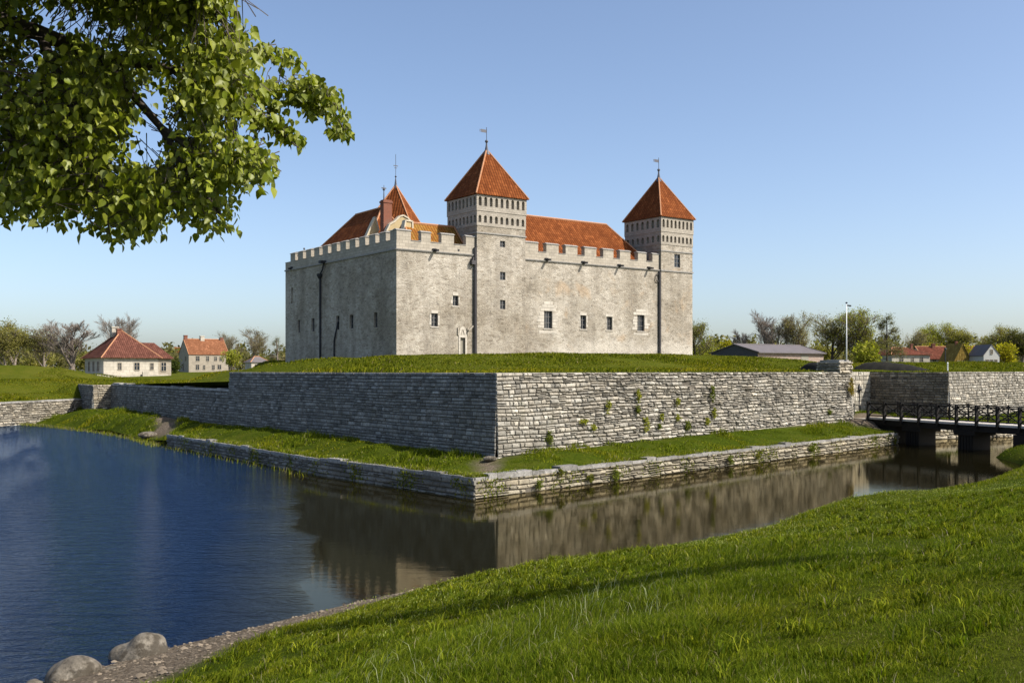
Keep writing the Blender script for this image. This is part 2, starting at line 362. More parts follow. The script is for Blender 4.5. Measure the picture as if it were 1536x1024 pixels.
isl_ctrl = (along(A, B, 4.72) + along(A, Cc, 4.72) + along(Cc, D, 3.52) + along(D, E, 3.5, 1) + along(E, Fp, 3.5) + along(W0, W1, 2.08) + along(B, B2, 4.7) + along(B2, R, 4.7, 1) + along(R, S, 4.72) + along(S, S2, 4.72, 5)
  + img((360, 556, 90), (430, 546, 88), (470, 541, 88), (520, 537, 87), (600, 533, 86), (650, 532, 86), (700, 532, 88), (750, 531, 89), (800, 531, 92), (850, 531, 93), (900, 532, 95), (950, 532, 96), (1000, 533, 98), (1050, 533, 98), (1100, 534, 98), (1140, 536, 96), (1180, 541, 94), (1210, 548, 90), (1235, 556, 86))
  + [(x, y, 6.0) for x, y in ((-12, 106), (-30, 128), (-15, 125), (5, 115), (20, 125), (25, 140), (0, 140), (-15, 150), (30, 120))]
  + img((0, 592, 95), (60, 592, 100), (100, 588, 103), (0, 571, 108), (60, 571, 110), (115, 571, 112), (140, 571, 115))
  + img((-60, 546, 136), (0, 547, 136), (45, 546, 136), (80, 549, 136), (110, 555, 138), (135, 562, 140), (-120, 548, 136))
  + img((160, 571, 120), (200, 571, 122), (250, 571, 124), (300, 571, 122), (330, 570, 116), (335, 570, 102), (345, 566, 96), (250, 574, 105), (200, 575, 106))
  + [((px - CX) / F * Y, Y, 3.45 + (Y - 140) * .006) for px in range(120, 345, 16) for Y in (146, 156, 166, 178)] + [((px - CX) / F * Y, Y, 3.5) for px in range(140, 330, 20) for Y in (128, 137)]
  + img((130, 567, 160), (160, 566, 162), (220, 565, 162), (270, 562, 162), (320, 560, 165), (370, 556, 165))
  + img((1290, 556, 92), (1330, 555, 92), (1300, 545, 104), (1350, 545, 106), (1400, 544, 108), (1450, 544, 112), (1500, 544, 116), (1550, 544, 120), (1620, 544, 124), (1250, 546, 112))
  + [(x, 200 + abs(x) * .1, 4.6 + .006 * max(x, 0)) for x in range(-260, 300, 40)] + [(x, 300, 4.9) for x in range(-300, 340, 60)] + [(x, 600, 4.6) for x in range(-600, 640, 150)] + [(x, 1500, 4.5) for x in range(-1800, 1900, 400)])
_isl = shepard(isl_ctrl)
ISL_POLY = [A, B, B2, R, S, S2, (300, 300), (2500, 1800), (-2500, 1800), (-300, 60), (-120, 40), W0, W1, Fp, E, D, Cc]
def isl_z(P):
    far = np.clip((P[:, 1] - 40) / 60, .2, 1)
    return _isl(P) + bumps(P, .55, 5) * .06 * far + bumps(P, 2.2, 6) * .02
BERM_OUT = [Q, (-8.8, 46.0), (-21.9, 63.6), (-25.5, 69.5), (-31, 77), (-36.5, 83.0), (-41.0, 87.5), (-43.6, 89.6)]
BERM_R = [QR, (26.2, 67.4), (28.6, 69.6), (36.5, 73.2), (70, 108)]
BERM_POLY = [Q] + BERM_R + [S2, S, R, B2, B, A, Cc, D, E, W1, (-43.4, 91)] + BERM_OUT[:0:-1]
berm_ctrl = (along(Q, QR, .74, 2) + along(Q, BERM_OUT[1], .74, 2) + along(BERM_OUT[1], BERM_OUT[2], .70, 2) + along(BERM_OUT[2], BERM_OUT[3], .05, 2) + along(BERM_OUT[3], BERM_OUT[7], -.1, 2)
  + along(A, B, 1.3, 2.5) + along(A, Cc, .98, 2.5) + along(Cc, D, 1.0, 2.5) + [(E[0], E[1], 1.25), (W1[0], W1[1], 1.1), (-43, 94, .6)] + [(A[0], A[1], 1.0), (-1.1, 41.5, .85), (-1.2, 40, .72)]
  + [(-26.4, 75.5, 1.35), (-29, 80, 1.45), (-33, 85, 1.45), (-37, 90, 1.3), (-24.6, 70.8, .62), (-23.9, 69.2, .45), (-25.4, 73, .85)]
  + along(B, B2, 1.55, 3) + along(R, S, 1.5, 3) + along(S, S2, 1.2, 4) + [(24.6, 68.6, 1.5), (26, 72, 1.55), (27, 76.5, 1.55), (27.5, 70.5, .9)] + along(BERM_R[1], BERM_R[2], .2, 1.5) + along(BERM_R[2], BERM_R[3], .72, 2) + along(BERM_R[3], BERM_R[4], .72, 4)
  + [(lerp(Q[0], QR[0], t) * .45 + lerp(A[0], B[0], t) * .55, lerp(Q[1], QR[1], t) * .45 + lerp(A[1], B[1], t) * .55, 1.12 + .12 * math.sin(t * 17)) for t in np.linspace(.08, .97, 12)]
  + [(lerp(A[0], D[0], t) - 2.1 * .791, lerp(A[1], D[1], t) - 2.1 * .61, min(1.38, .75 + t * 6) + .06 * math.sin(t * 23)) for t in np.linspace(.03, .86, 26)]
  + [(lerp(A[0], D[0], t) - 1.2 * .791, lerp(A[1], D[1], t) - 1.2 * .61, min(1.15, .85 + t * 6)) for t in np.linspace(.03, .86, 26)])
_berm = shepard(berm_ctrl)
def berm_z(P): return _berm(P) + bumps(P, 1.6, 9) * .035

def sheet(name, poly, zf, pts, mat, gravel=None):
    vs = [Vector(p) for p in poly]; n = len(vs); vs += [Vector(p) for p in pts]
    co, _, fa, *_ = delaunay_2d_cdt(vs, [(i, (i + 1) % n) for i in range(n)], [], 1, 1e-4)
    P = np.array([tuple(p) for p in co]); z = zf(P)
    T = np.array([f for f in fa if len(f) == 3])
    v0, v1, v2 = P[T[:, 0]], P[T[:, 1]], P[T[:, 2]]
    cr = (v1[:, 0] - v0[:, 0]) * (v2[:, 1] - v0[:, 1]) - (v1[:, 1] - v0[:, 1]) * (v2[:, 0] - v0[:, 0])
    T[cr < 0] = T[cr < 0][:, ::-1]
    col = np.zeros((len(P), 3))
    if gravel is not None: col[:, 0] = np.clip(gravel(P) / .25 + .5, 0, 1)
    o = link(name, tri_mesh(name, np.column_stack([P, z]), T, col), mat); o['kind'] = 'structure'; return o
def jgrid(x0, x1, y0, y1, st):
    X, Y = np.meshgrid(np.arange(x0, x1, st), np.arange(y0, y1, st)); P = np.column_stack([X.ravel(), Y.ravel()]); return P + rng.uniform(-.3, .3, P.shape) * st

pts = np.vstack([jgrid(-12, 30, 1, 62, .45), jgrid(-60, 130, -55, 1, 5), jgrid(30, 130, 1, 85, 5), jgrid(-58, -12, -20, 12, 3)])
near = sheet('near_bank', [(-63, -17)] + [(x, y) for x, y in NEAR_POLY][1:-2] + [(140, -60), (-63, -60)], near_z, pts[inpoly(pts, NEAR_POLY)], M['turf'], gravel_w)
# skirt of the bank that runs under water
skirt_line = SHORE
nsk = []; 
for (a, b) in zip(SHORE[:-1], SHORE[1:]):
    n_ = max(1, int(math.dist(a, b) / 1.0)); nsk += [(lerp(a[0], b[0], i / n_), lerp(a[1], b[1], i / n_)) for i in range(n_)]
nsk = np.array(nsk); nrm = np.gradient(nsk, axis=0); nrm = np.column_stack([-nrm[:, 1], nrm[:, 0]]); nrm /= np.linalg.norm(nrm, axis=1)[:, None]
Vs = np.vstack([np.column_stack([nsk + nrm * o_, near_z(nsk) + dz]) for o_, dz in ((-.02, .0), (.5, -.35), (2.5, -1.3))]); m_ = len(nsk); T = []
for k_ in (0, 1):
    for i in range(m_ - 1): a, b = k_ * m_ + i, k_ * m_ + i + 1; T += [(a, b, b + m_), (a, b + m_, a + m_)]
gc = np.zeros((len(Vs), 3)); gc[:, 0] = 1
sk = link('shore_bed', tri_mesh('shore_bed', Vs, np.array(T), gc), M['turf']); sk['kind'] = 'structure'
pts = np.vstack([jgrid(-45, 40, 37, 112, .8), jgrid(40, 70, 80, 112, 2)])
pts = pts[inpoly(pts, BERM_POLY)]; pts = pts[dline(pts, BERM_POLY + [BERM_POLY[0]]) > .3]
sheet('berm_ground', BERM_POLY, berm_z, pts, M['turf'], lambda P: np.maximum(.55 - np.hypot((P[:, 0] + 1.0) * 1.0, (P[:, 1] - 41.0) * .28) + bumps(P, 3, 12) * .2, np.maximum(.75 - dline(P, [(-24.0, 69.0), (-24.9, 72), (-26.0, 76)]) + bumps(P, 3, 11) * .15, (2.2 - dline(P, [(24.6, 68.6), (27.0, 75)])) * 1.2)))
pts = np.vstack([jgrid(-58, 62, 44, 130, 1.3), jgrid(-150, 150, 60, 190, 4), jgrid(-260, 260, 190, 330, 14), jgrid(-1500, 1500, 330, 1700, 90)])
pts = pts[inpoly(pts, ISL_POLY)]; pts = pts[dline(pts, ISL_POLY + [ISL_POLY[0]]) > .5]
sheet('castle_ground', ISL_POLY, isl_z, pts, M['rampart'])
wm = MB(); wm.face([(-400, -60, 0), (140, -60, 0), (140, 130, 0), (-400, 130, 0)])
w = wm.build('water', M['water']); w['kind'] = 'structure'

# ------------------------------------------------------------------ grass: real blades
def blades(name, P, z, h, w, lean, base, tip_mul=1.25, wind=(.25, .1), droop=.45, segs=2):
    n = len(P); yaw = rng.uniform(0, 6.283, n); ux, uy = np.cos(yaw), np.sin(yaw)
    la = rng.uniform(0, 6.283, n) * .75 + bumps(P, 1.6, 301) * 1.6 + bumps(P, 5.5, 302) * 1.2; lm = lean * rng.uniform(.2, 1.2, n)
    lx, ly = np.cos(la) * lm + wind[0] * lean, np.sin(la) * lm + wind[1] * lean
    b = np.column_stack([P, z - .02]); W_ = w[:, None] * np.column_stack([ux, uy, np.zeros(n)]) * .5
    L = np.column_stack([lx, ly, np.zeros(n)]) * h[:, None]; up = np.zeros((n, 3)); up[:, 2] = h
    m = b + up * .6 + L * .35; t = b + up * (1 - droop * np.clip(lm, 0, 1)[:, None] * .6) + L * 1.0
    V = np.stack([b - W_, b + W_, m - W_ * .75, m + W_ * .75, t], 1).reshape(-1, 3)
    T = (np.array([[0, 1, 3], [0, 3, 2], [2, 3, 4]])[None] + (np.arange(n) * 5)[:, None, None]).reshape(-1, 3)
    col = np.stack([base, base, base, base, base * tip_mul], 1).reshape(-1, 3)
    return V, T, col
def gcol(n, dry=.06, warm=0.0):
    a = np.array([.044, .074, .003]); b = np.array([.185, .205, .014]); t = rng.beta(1.0, 1.5, n)[:, None]
    c = a * (1 - t) + b * t; c *= rng.uniform(.8, 1.2, (n, 1))
    if np.ndim(warm): c = c * (1 + warm[:, None] * np.array([.42, .22, .08]))
    k_ = rng.random(n) < dry; c[k_] = np.array([.26, .23, .11]) * rng.uniform(.5, 1.1, (k_.sum(), 1)); return c
def join(name, parts, mat, label=None):
    V, T, Cc_ = [], [], []; o_ = 0
    for v, t, c in parts: V.append(v); T.append(t + o_); Cc_.append(c); o_ += len(v)
    o = link(name, tri_mesh(name, np.vstack(V), np.vstack(T), np.vstack(Cc_), False), mat); o['kind'] = 'stuff'
    if label: o['label'] = label; o['category'] = 'grass'
    return o
def scatter(n, y0, y1, margin=3.0, px0=-150, px1=1760):
    Y = np.sqrt(rng.uniform(y0 * y0, y1 * y1, n)); X = rng.uniform((px0 - CX) / F, (px1 - CX) / F, n) * Y + rng.uniform(-margin, margin, n) * .5
    return np.column_stack([X, Y])
parts = []
for n, y0, y1, hh, ww in ((200000, 3.2, 8, .085, .0048), (280000, 7.5, 13, .095, .0065), (280000, 12.5, 20, .085, .009), (200000, 19.5, 30, .08, .014), (130000, 29.5, 62, .08, .024)):
    P = scatter(n, y0, y1); gw = gravel_w(P); d = sgn_shore(P)
    ok = (d > .15) & (gw < -.05 + .25 * rng.random(n) ** 3) & (rng.random(n) < .25 + .75 * np.clip(bumps(P, 1.4, 21) * .8 + .85, 0, 1)); P = P[ok]; d = d[ok]
    lush = np.clip(bumps(P, .8, 22) * .5 + bumps(P, 3.6, 24) * .45 + bumps(P, 9, 26) * .3 + .6, 0.10, 1.9); edge = np.exp(-((d - 1.2) / 1.2) ** 2)
    tall = np.exp(-((dline(P, [(-1.5, 9.5), (1.2, 12.5), (5, 17.5)])) / 1.5) ** 2) 
    h = hh * .85 * (.5 + .55 * lush + .8 * tall + .35 * edge) * rng.uniform(.55, 1.35, len(P)); warm = np.clip(bumps(P, .6, 23) * .4 + bumps(P, 4.5, 25) * .35 + .1 + .5 * edge - .5 * tall, -.2, .9)
    parts.append(blades('g', P, near_z(P), h, np.full(len(P), ww) * rng.uniform(.7, 1.4, len(P)), .75, gcol(len(P), .05, warm)))
# tussocks
c_ = scatter(3600, 4.5, 28); c_ = c_[(gravel_w(c_) < -.25) & (sgn_shore(c_) > .5) & (bumps(c_, 1.1, 35) > -.3)]
for nb_, sg_, hh in ((26, .04, .135), (14, .06, .085)):
    P = np.repeat(c_, nb_, 0) + rng.normal(0, sg_, (len(c_) * nb_, 2)) * np.repeat(rng.uniform(.6, 1.6, (len(c_), 1)), nb_, 0); hs_ = np.repeat(rng.uniform(.5, 1.6, len(c_)), nb_)
    tone = np.repeat(rng.uniform(.65, 1.3, (len(c_), 1)), nb_, 0)
    parts.append(blades('g', P, near_z(P), hh * hs_ * rng.uniform(.5, 1.25, len(P)), rng.uniform(.006, .012, len(P)) * (1 + P[:, 1] / 18), 1.0, gcol(len(P), .03, np.repeat(rng.uniform(-.2, .7, len(c_)), nb_)) * tone))
# scattered broad-leaved herbs and dry stems
P = scatter(26000, 4, 26); gw = gravel_w(P); P = P[(gw < -.15) & (sgn_shore(P) > .3) & (bumps(P, 2.0, 31) > .5)]
parts.append(blades('g', P, near_z(P), rng.uniform(.03, .07, len(P)), rng.uniform(.02, .04, len(P)), 1.6, gcol(len(P), 0, np.full(len(P), .7)), 1.15))
P = scatter(900, 5, 20); P = P[(gravel_w(P) < -.2) & (sgn_shore(P) > .3)]; c = np.tile(np.array([[.34, .30, .19]]), (len(P), 1)) * rng.uniform(.6, 1.1, (len(P), 1))
parts.append(blades('g', P, near_z(P), rng.uniform(.08, .22, len(P)), rng.uniform(.004, .007, len(P)), .7, c, 1.1))
P = scatter(500, 8, 15, 0, 480, 1050); P = P[(gravel_w(P) < -.2)]; P = P[dline(P, [(-1.5, 9.5), (1.2, 12.5), (5, 17.5)]) < 1.3]; c = np.tile(np.array([[.30, .32, .17]]), (len(P), 1))
parts.append(blades('g', P, near_z(P), rng.uniform(.16, .32, len(P)), rng.uniform(.005, .008, len(P)), .8, c, 1.1))
P = scatter(60000, 20, 45, 1, 900, 1600); d = sgn_shore(P); P = P[(d > .3) & (d < 2.6) & (bumps(P, 2.2, 33) > -.35)]
parts.append(blades('g', P, near_z(P), rng.uniform(.05, .13, len(P)) * (1 + .4 * np.clip(bumps(P, 2.2, 33), -.5, 1)), rng.uniform(.014, .024, len(P)), .8, gcol(len(P), .08, rng.uniform(0, .9, len(P)))))
P = scatter(22000, 6, 34, 1, 500, 1600); d = sgn_shore(P); P = P[(d > .3) & (rng.random(len(P)) < np.exp(-((d - 2.2) / 2.6) ** 2))]
parts.append(blades('g', P, near_z(P) + rng.uniform(.02, .1, len(P)), rng.uniform(.02, .045, len(P)), rng.uniform(.012, .022, len(P)), 1.2, np.tile(np.array([[.24, .27, .07]]), (len(P), 1)), 1.1))
join('grass', parts, M['grass'], 'uneven spring grass covering the near bank in the foreground')
parts = []
P = np.column_stack([rng.uniform(-45, 60, 1100000), rng.uniform(37, 105, 1100000)]); P = P[inpoly(P, BERM_POLY)]
inner = dline(P, [Fp, E, D, Cc, A, B, B2, R, S, S2]); qd = dline(P, [(-21.9, 63.6), (-8.8, 46), Q, QR])
gp = np.minimum(np.hypot(P[:, 0] + 1.0, (P[:, 1] - 41.0) * .3) - .5, dline(P, [(-24.0, 69.0), (-24.9, 72), (-26.0, 76)]) - .7); gp = np.minimum(gp, dline(P, [(24.6, 68.6), (27.0, 75)]) - 1.9)
zz = berm_z(P); ok = (gp > rng.uniform(-.1, .35, len(P))) & (zz > .03); P = P[ok]; zz = zz[ok]; qd = qd[ok]
lush = np.clip(bumps(P, .9, 41) * .6 + .7, .25, 1.6); warm = np.clip(bumps(P, .8, 42) * .9 + .9 * np.exp(-(qd / .8) ** 2) + np.clip(.6 - zz, 0, 1), 0, 1.6)
parts.append(blades('g', P, zz, (.24 * lush * (.6 + .5 * np.clip(bumps(P, 3.0, 44), -.8, 1.2))) * rng.uniform(.5, 1.4, len(P)), rng.uniform(.02, .045, len(P)), .75, gcol(len(P), .04, warm)))
# sedge at the waterline left of the quay and at its foot
P = np.vstack([np.column_stack([np.array(lerp(np.array(a), np.array(b), t_))]).T for a, b in zip(BERM_OUT[1:-1], BERM_OUT[2:]) for t_ in np.linspace(0, 1, 420)]) + rng.normal(0, .3, (420 * (len(BERM_OUT) - 2), 2)) + np.array([-.45, -.2])
parts.append(blades('g', P, np.zeros(len(P)), rng.uniform(.08, .32, len(P)), rng.uniform(.02, .035, len(P)), .6, gcol(len(P), .25, np.full(len(P), .9))))
for a, b, n_ in ((Q, QR, 9000), (BERM_OUT[1], Q, 4200), (BERM_OUT[2], BERM_OUT[1], 5000)):
    t = rng.random((n_, 1)); P = np.array([a]) * (1 - t) + np.array([b]) * t; nn = np.array([-(b[1] - a[1]), b[0] - a[0]]) / math.dist(a, b)
    off = rng.uniform(.02, .7, (n_, 1)); P = P + nn * off; keep = bumps(P, 1.3, 61) > -.5 + rng.normal(0, .4, n_); P = P[keep]
    kf = np.column_stack([np.array([a]) * (1 - t) + np.array([b]) * t]) - nn * rng.uniform(.05, .14, (n_, 1)); kf = kf[bumps(kf, 1.7, 62) + rng.normal(0, .5, n_) > .75]
    parts.append(blades('g', kf, rng.uniform(.0, .7, len(kf)), rng.uniform(.05, .16, len(kf)), rng.uniform(.03, .06, len(kf)), 1.1, gcol(len(kf), .15, rng.uniform(0, 1, len(kf)))))
    parts.append(blades('g', P, np.full(len(P), .77), rng.uniform(.08, .24, len(P)), rng.uniform(.02, .04, len(P)), 1.1, gcol(len(P), .12, np.full(len(P), .7) * rng.random(len(P)))))
join('grass', parts, M['grass'], 'grass on the narrow berm between the moat and the bastion walls')
parts = []
P = np.column_stack([rng.uniform(-62, 75, 480000), rng.uniform(43, 142, 480000)]); P = P[inpoly(P, ISL_POLY)]
P = P[(dline(P, [Fp, E, D, Cc, A, B, B2, R, S, S2]) > .45) & (dline(P, [W0, W1]) > .3)]
cl = (P[:, 0] + 11.9) * .808 + (P[:, 1] - 103) * .589; cm = -(P[:, 0] + 11.9) * .589 + (P[:, 1] - 103) * .808
P = P[~((cl > -.2) & (cl < 44) & (cm > -.4) & (cm < 29))]
lush = np.clip(bumps(P, .5, 51) * .6 + .7, .2, 1.6); warm = np.clip(bumps(P, .35, 52) * .8 + .15, 0, 1.3)
parts.append(blades('g', P, isl_z(P), .20 * lush * rng.uniform(.4, 1.3, len(P)), rng.uniform(.05, .10, len(P)), .9, gcol(len(P), .03, warm) * np.array([.95, .85, .8])))
join('grass', parts, M['grass'], 'sunlit grass on the rampart behind the wall tops')
# shingle of the shore
P = scatter(30000, 10, 26, 1, -60, 800); gw = gravel_w(P); d = sgn_shore(P); P = P[(gw > 0) & (d > -.1)][:1500]
n = len(P); z = near_z(P); r = rng.gamma(1.6, .009, n) + .006; oc = np.array([[1, 0, 0], [-1, 0, 0], [0, 1, 0], [0, -1, 0], [0, 0, .6], [0, 0, -.6], [.6, .6, .2], [-.6, .6, .25], [.6, -.6, .2], [-.6, -.6, .3]])
V = (oc[None] * rng.uniform(.65, 1.2, (n, 10, 3)) * r[:, None, None] + np.column_stack([P, z + r * .15])[:, None]).reshape(-1, 3)
tr = np.array([[0, 6, 4], [6, 2, 4], [2, 7, 4], [7, 1, 4], [1, 9, 4], [9, 3, 4], [3, 8, 4], [8, 0, 4]]); T = (tr[None] + (np.arange(n) * 10)[:, None, None]).reshape(-1, 3)
c = np.repeat(np.array([[.14, .112, .08]]) * rng.uniform(.35, 1.7, (n, 1)), 10, 0)
o = link('gravel', tri_mesh('gravel', V, T, c, False), M['pebble']); tag(o, 'pale brown shingle along the water edge of the near bank', 'gravel', None, 'stuff')
# ------------------------------------------------------------------ walls of individual stones
def stone_face(mb, p, q, zb, zt, hs=(.13, .25), ls=(.2, .58), rough=.5, tint=(1, 1, 1), batter=.05, z_from=None, dark=0.0, gap=.012, seed=0, pale_top=False):  # dark lowers the stone colour, painting shade on unlit faces
    """stones on the vertical face p->q (xy tuples), outward normal to the right of p->q; zb/zt may be functions of distance"""
    r = random.Random(seed); p = Vector(p); q = Vector(q); L = (q - p).length; u = (q - p) / L; n = Vector((u.y, -u.x))
    H = zt - zb
    w1, w2, p1, p2 = r.uniform(.25, .5), r.uniform(.9, 1.5), r.uniform(0, 6), r.uniform(0, 6)
    def P(x, z, o):
        o += batter * (zt - z); e_ = min(1, max(0, (zt - z) / .4)) * min(1, max(0, z - zb)); z += e_ * (.022 * math.sin(x * w1 + p1 + z * .8) + .014 * math.sin(x * w2 + p2 + z * 2.1)) * (.4 + rough)
        return (p.x + u.x * x + n.x * o, p.y + u.y * x + n.y * o, z)
    mb.face([P(-.02, zb, -.02), P(L + .02, zb, -.02), P(L + .02, zt, -.02), P(-.02, zt, -.02)], 0, (.12, .106, .085))
    z = zb; row = 0
    while z < zt - .05:
        h = min(r.uniform(*hs), zt - z)
        if zt - z - h < .1: h = zt - z
        x = 0.0
        while x < L - .01:
            l = min(r.uniform(*ls) * (1.4 if r.random() < .15 else 1), L - x)
            if L - x - l < .15: l = L - x
            messy = rough * (.35 + .65 * min(1, x / 9)) if L > 20 else rough
            if l > .22 and r.random() < .35 * messy and h > .13: sub = [(x, l, z, h * .5), (x, l, z + h * .5, h * .5)]
            else: sub = [(x, l, z, h)]
            for sx, sl, sz, sh in sub:
                if r.random() < .012 * messy: continue
                o = r.uniform(.015, .045 + .075 * messy); j = .06 * messy; g = gap * (1 + 1.4 * messy * r.random())
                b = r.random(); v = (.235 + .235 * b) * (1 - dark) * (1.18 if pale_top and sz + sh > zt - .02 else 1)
                if r.random() < .07: v *= .65
                if r.random() < .08: v *= 1.3
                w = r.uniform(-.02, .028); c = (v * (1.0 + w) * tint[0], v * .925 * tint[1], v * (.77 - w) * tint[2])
                J = lambda: r.uniform(-j, j)
                x0, x1, z0, z1 = sx + g * .5, sx + sl - g * .5, sz + g * .45, sz + sh - g * .45
                if sx < .01: x0 = -o * .8
                if sx + sl > L - .01: x1 = L + o * .8
                ex = .018 + .03 * messy
                e0 = 0 if sx < .01 else ex; e1 = 0 if sx + sl > L - .01 else ex; ez = min(ex, sh * .22)
                fr = [(x0 + e0 + J() * (e0 > 0), z0 + ez + abs(J()) * .5), (x1 - e1 + J() * (e1 > 0), z0 + ez + abs(J()) * .5), (x1 - e1 + J() * (e1 > 0), z1 - ez - abs(J()) * .5), (x0 + e0 + J() * (e0 > 0), z1 - ez - abs(J()) * .5)]
                vs = [P(x0, z0, -.03), P(x1, z0, -.03), P(x1, z1, -.03), P(x0, z1, -.03)] + [P(a, b_, o) for a, b_ in fr]
                cx = sum(a for a, _ in fr) / 4 + J(); cz = sum(b_ for _, b_ in fr) / 4; vs.append(P(cx, cz, o + r.uniform(.0, .035) * (.4 + messy)))
                mb.mesh(vs, [(0, 1, 5, 4), (1, 2, 6, 5), (2, 3, 7, 6), (3, 0, 4, 7), (4, 5, 8), (5, 6, 8), (6, 7, 8), (7, 4, 8)], 0, c)
            x += l
        z += h; row += 1
def coping(mb, p, q, z, wid=.75, seed=0, out=.05, col=.34, jag=.0):
    """row of capstones along the top, lying inwards (left of p->q)"""
    r = random.Random(seed); p = Vector(p); q = Vector(q); L = (q - p).length; u = (q - p) / L; n = Vector((u.y, -u.x)); x = 0
    while x < L - .01:
        l = min(r.uniform(.5, 1.2), L - x)
        if L - x - l < .2: l = L - x
        v = col * r.uniform(.75, 1.25); h = r.uniform(.0, .03) + (r.random() < .25) * r.uniform(0, jag)
        def P(a, o, zz): return (p.x + u.x * a + n.x * o, p.y + u.y * a + n.y * o, zz)
        a, b, o = x + .008, x + l - .008, out + r.uniform(0, .03)
        vs = [P(a, o, z - .12), P(b, o, z - .12), P(b, -wid, z - .12), P(a, -wid, z - .12), P(a, o - .015, z + h), P(b, o - .015, z + h), P(b, -wid, z + h), P(a, -wid, z + h)]
        mb.mesh(vs, [(0, 1, 5, 4), (1, 2, 6, 5), (2, 3, 7, 6), (3, 0, 4, 7), (4, 5, 6, 7)], 0, (v, v * .96, v * .88)); x += l

def wall_thing(name, label, faces, cat='wall'):
    root = empty(name, (faces[0][0][0], faces[0][0][1], 0), label=label, cat=cat); bpy.context.view_layer.update(); inv = root.matrix_world.inverted()
    for i, (p, q, zb, zt, kw, cop) in enumerate(faces):
        mb = MB(); stone_face(mb, p, q, zb, zt, seed=hash(name) % 997 * 0 + len(name) * 13 + i, **kw)
        o = mb.build('facing', M['wall' if cat != 'quay wall' else 'quay'], root); o.matrix_parent_inverse = inv
        if cop:
            mb = MB(); coping(mb, p, q, zt + .06, seed=i + 3, **cop); o = mb.build('coping', M['wall'], root); o.matrix_parent_inverse = inv
    return root
shade_tint = (.93, .97, 1.04)  # cool tint that, with dark, paints shade into the stone colour
wall_thing('bastion_wall', 'tall bastion wall coming to a sharp corner in front of the castle, one face sunlit and the other in shade', [
    (A, B, .6, 4.72, dict(rough=.95, batter=.03), {}), (Cc, A, .6, 4.72, dict(rough=.18, hs=(.12, .22), tint=shade_tint, batter=.03, dark=.25), {}), (B, B2, .6, 4.72, dict(rough=.4), {}), ((Cc[0] + 2.4, Cc[1] + 2.4), Cc, 3.2, 4.72, dict(rough=.4, tint=shade_tint), {})])
wall_thing('low_curtain_wall', 'long low stone wall in deep shade with grass along its top, left of the tall bastion', [
    (D, Cc, .6, 3.5, dict(rough=.35, tint=shade_tint, dark=.3), dict(jag=.12)), (E, D, .4, 3.5, dict(rough=.6, tint=(1.05, 1, .9)), {}), (Fp, E, .4, 3.5, dict(rough=.4, tint=shade_tint, dark=.3), {})])
wall_thing('moat_wall', 'sunlit low retaining wall of pale stone along the water at the far left', [(W0, W1, -.6, 2.02, dict(rough=.9, tint=(.88, .85, .80), pale_top=True), dict(col=.33))])
wall_thing('gate_wall', 'short pale curtain wall set back behind the lantern post and the end of the bridge', [(B2, R, .8, 4.72, dict(rough=.15, tint=(1.25, 1.24, 1.2), hs=(.28, .36)), {})])
wall_thing('bastion_wall', 'second bastion wall behind the bridge, with a brown shaded flank and a sunlit face', [
    (R, S, .7, 4.7, dict(rough=.3, tint=(.85, .78, .68), dark=.2), {}), (S, S2, .4, 4.72, dict(rough=.7, hs=(.15, .26), ls=(.25, .6)), {})])  # flank stone darkened to paint in its shade
wall_thing('quay_wall', 'low stone quay under the bastion corner, edging the grassy berm along the water', [
    (Q, QR, -.5, .72, dict(rough=1.0, hs=(.12, .24), ls=(.25, .8), batter=.08, tint=(.88, .84, .74)), dict(col=.25, jag=.1, wid=.4)), (BERM_OUT[1], Q, -.5, .72, dict(rough=.5, hs=(.14, .24), ls=(.3, .8), tint=shade_tint, dark=.35), dict(col=.28, jag=.08, wid=.4)), (BERM_OUT[2], BERM_OUT[1], -.5, .68, dict(rough=.6, hs=(.14, .24), tint=shade_tint, dark=.4), dict(col=.28, jag=.08, wid=.4)),
    (QR, BERM_R[1], -.5, .72, dict(rough=.8, hs=(.2, .3)), {})], 'quay wall')
wall_thing('quay_wall', 'low broken quay wall seen between the bridge piers', [(BERM_R[2], BERM_R[3], -.5, .7, dict(rough=1.0, hs=(.16, .3), tint=(1.1, 1.05, .95)), dict(col=.4, jag=.1)), (BERM_R[3], BERM_R[4], -.5, .7, dict(rough=.9), {})], 'quay wall')
# raised block at the shoulder of the bastion
ub = Vector((.678, .735)); nb = Vector((.735, -.678)); b0 = Vector(B) - ub * 1.75 + nb * .06; b1 = Vector(B) + ub * .1 + nb * .06; b2 = b1 - nb * 1.5; b3 = b0 - nb * 1.5
root = empty('stone_pier', (b0.x, b0.y, 4.7), label='squat rough stone block on the wall top at the foot of the flagpole', cat='pier'); bpy.context.view_layer.update()
mb = MB()
for i, (p, q) in enumerate(((b0, b1), (b1, b2), (b2, b3), (b3, b0))): stone_face(mb, p, q, 4.6, 5.42, hs=(.14, .24), ls=(.25, .7), rough=1.0, tint=(1.2, 1.15, 1.05), batter=.02, seed=70 + i)
o = mb.build('block', M['wall'], root); o.matrix_parent_inverse = root.matrix_world.inverted()
mb = MB(); r_ = random.Random(3)
for i in range(5):
    a = b0 + ub * (i * .37); c_ = .4 * r_.uniform(.8, 1.2); h = r_.uniform(.02, .18)
    pts_ = [a, a + ub * .36, a + ub * .36 - nb * 1.4, a - nb * 1.4]
    mb.mesh([(p.x, p.y, 5.36) for p in pts_] + [(p.x, p.y, 5.42 + h) for p in pts_], [(0, 1, 5, 4), (1, 2, 6, 5), (2, 3, 7, 6), (3, 0, 4, 7), (4, 5, 6, 7)], 0, (c_, c_ * .95, c_ * .86))
o = mb.build('capstone', M['wall'], root); o.matrix_parent_inverse = root.matrix_world.inverted()

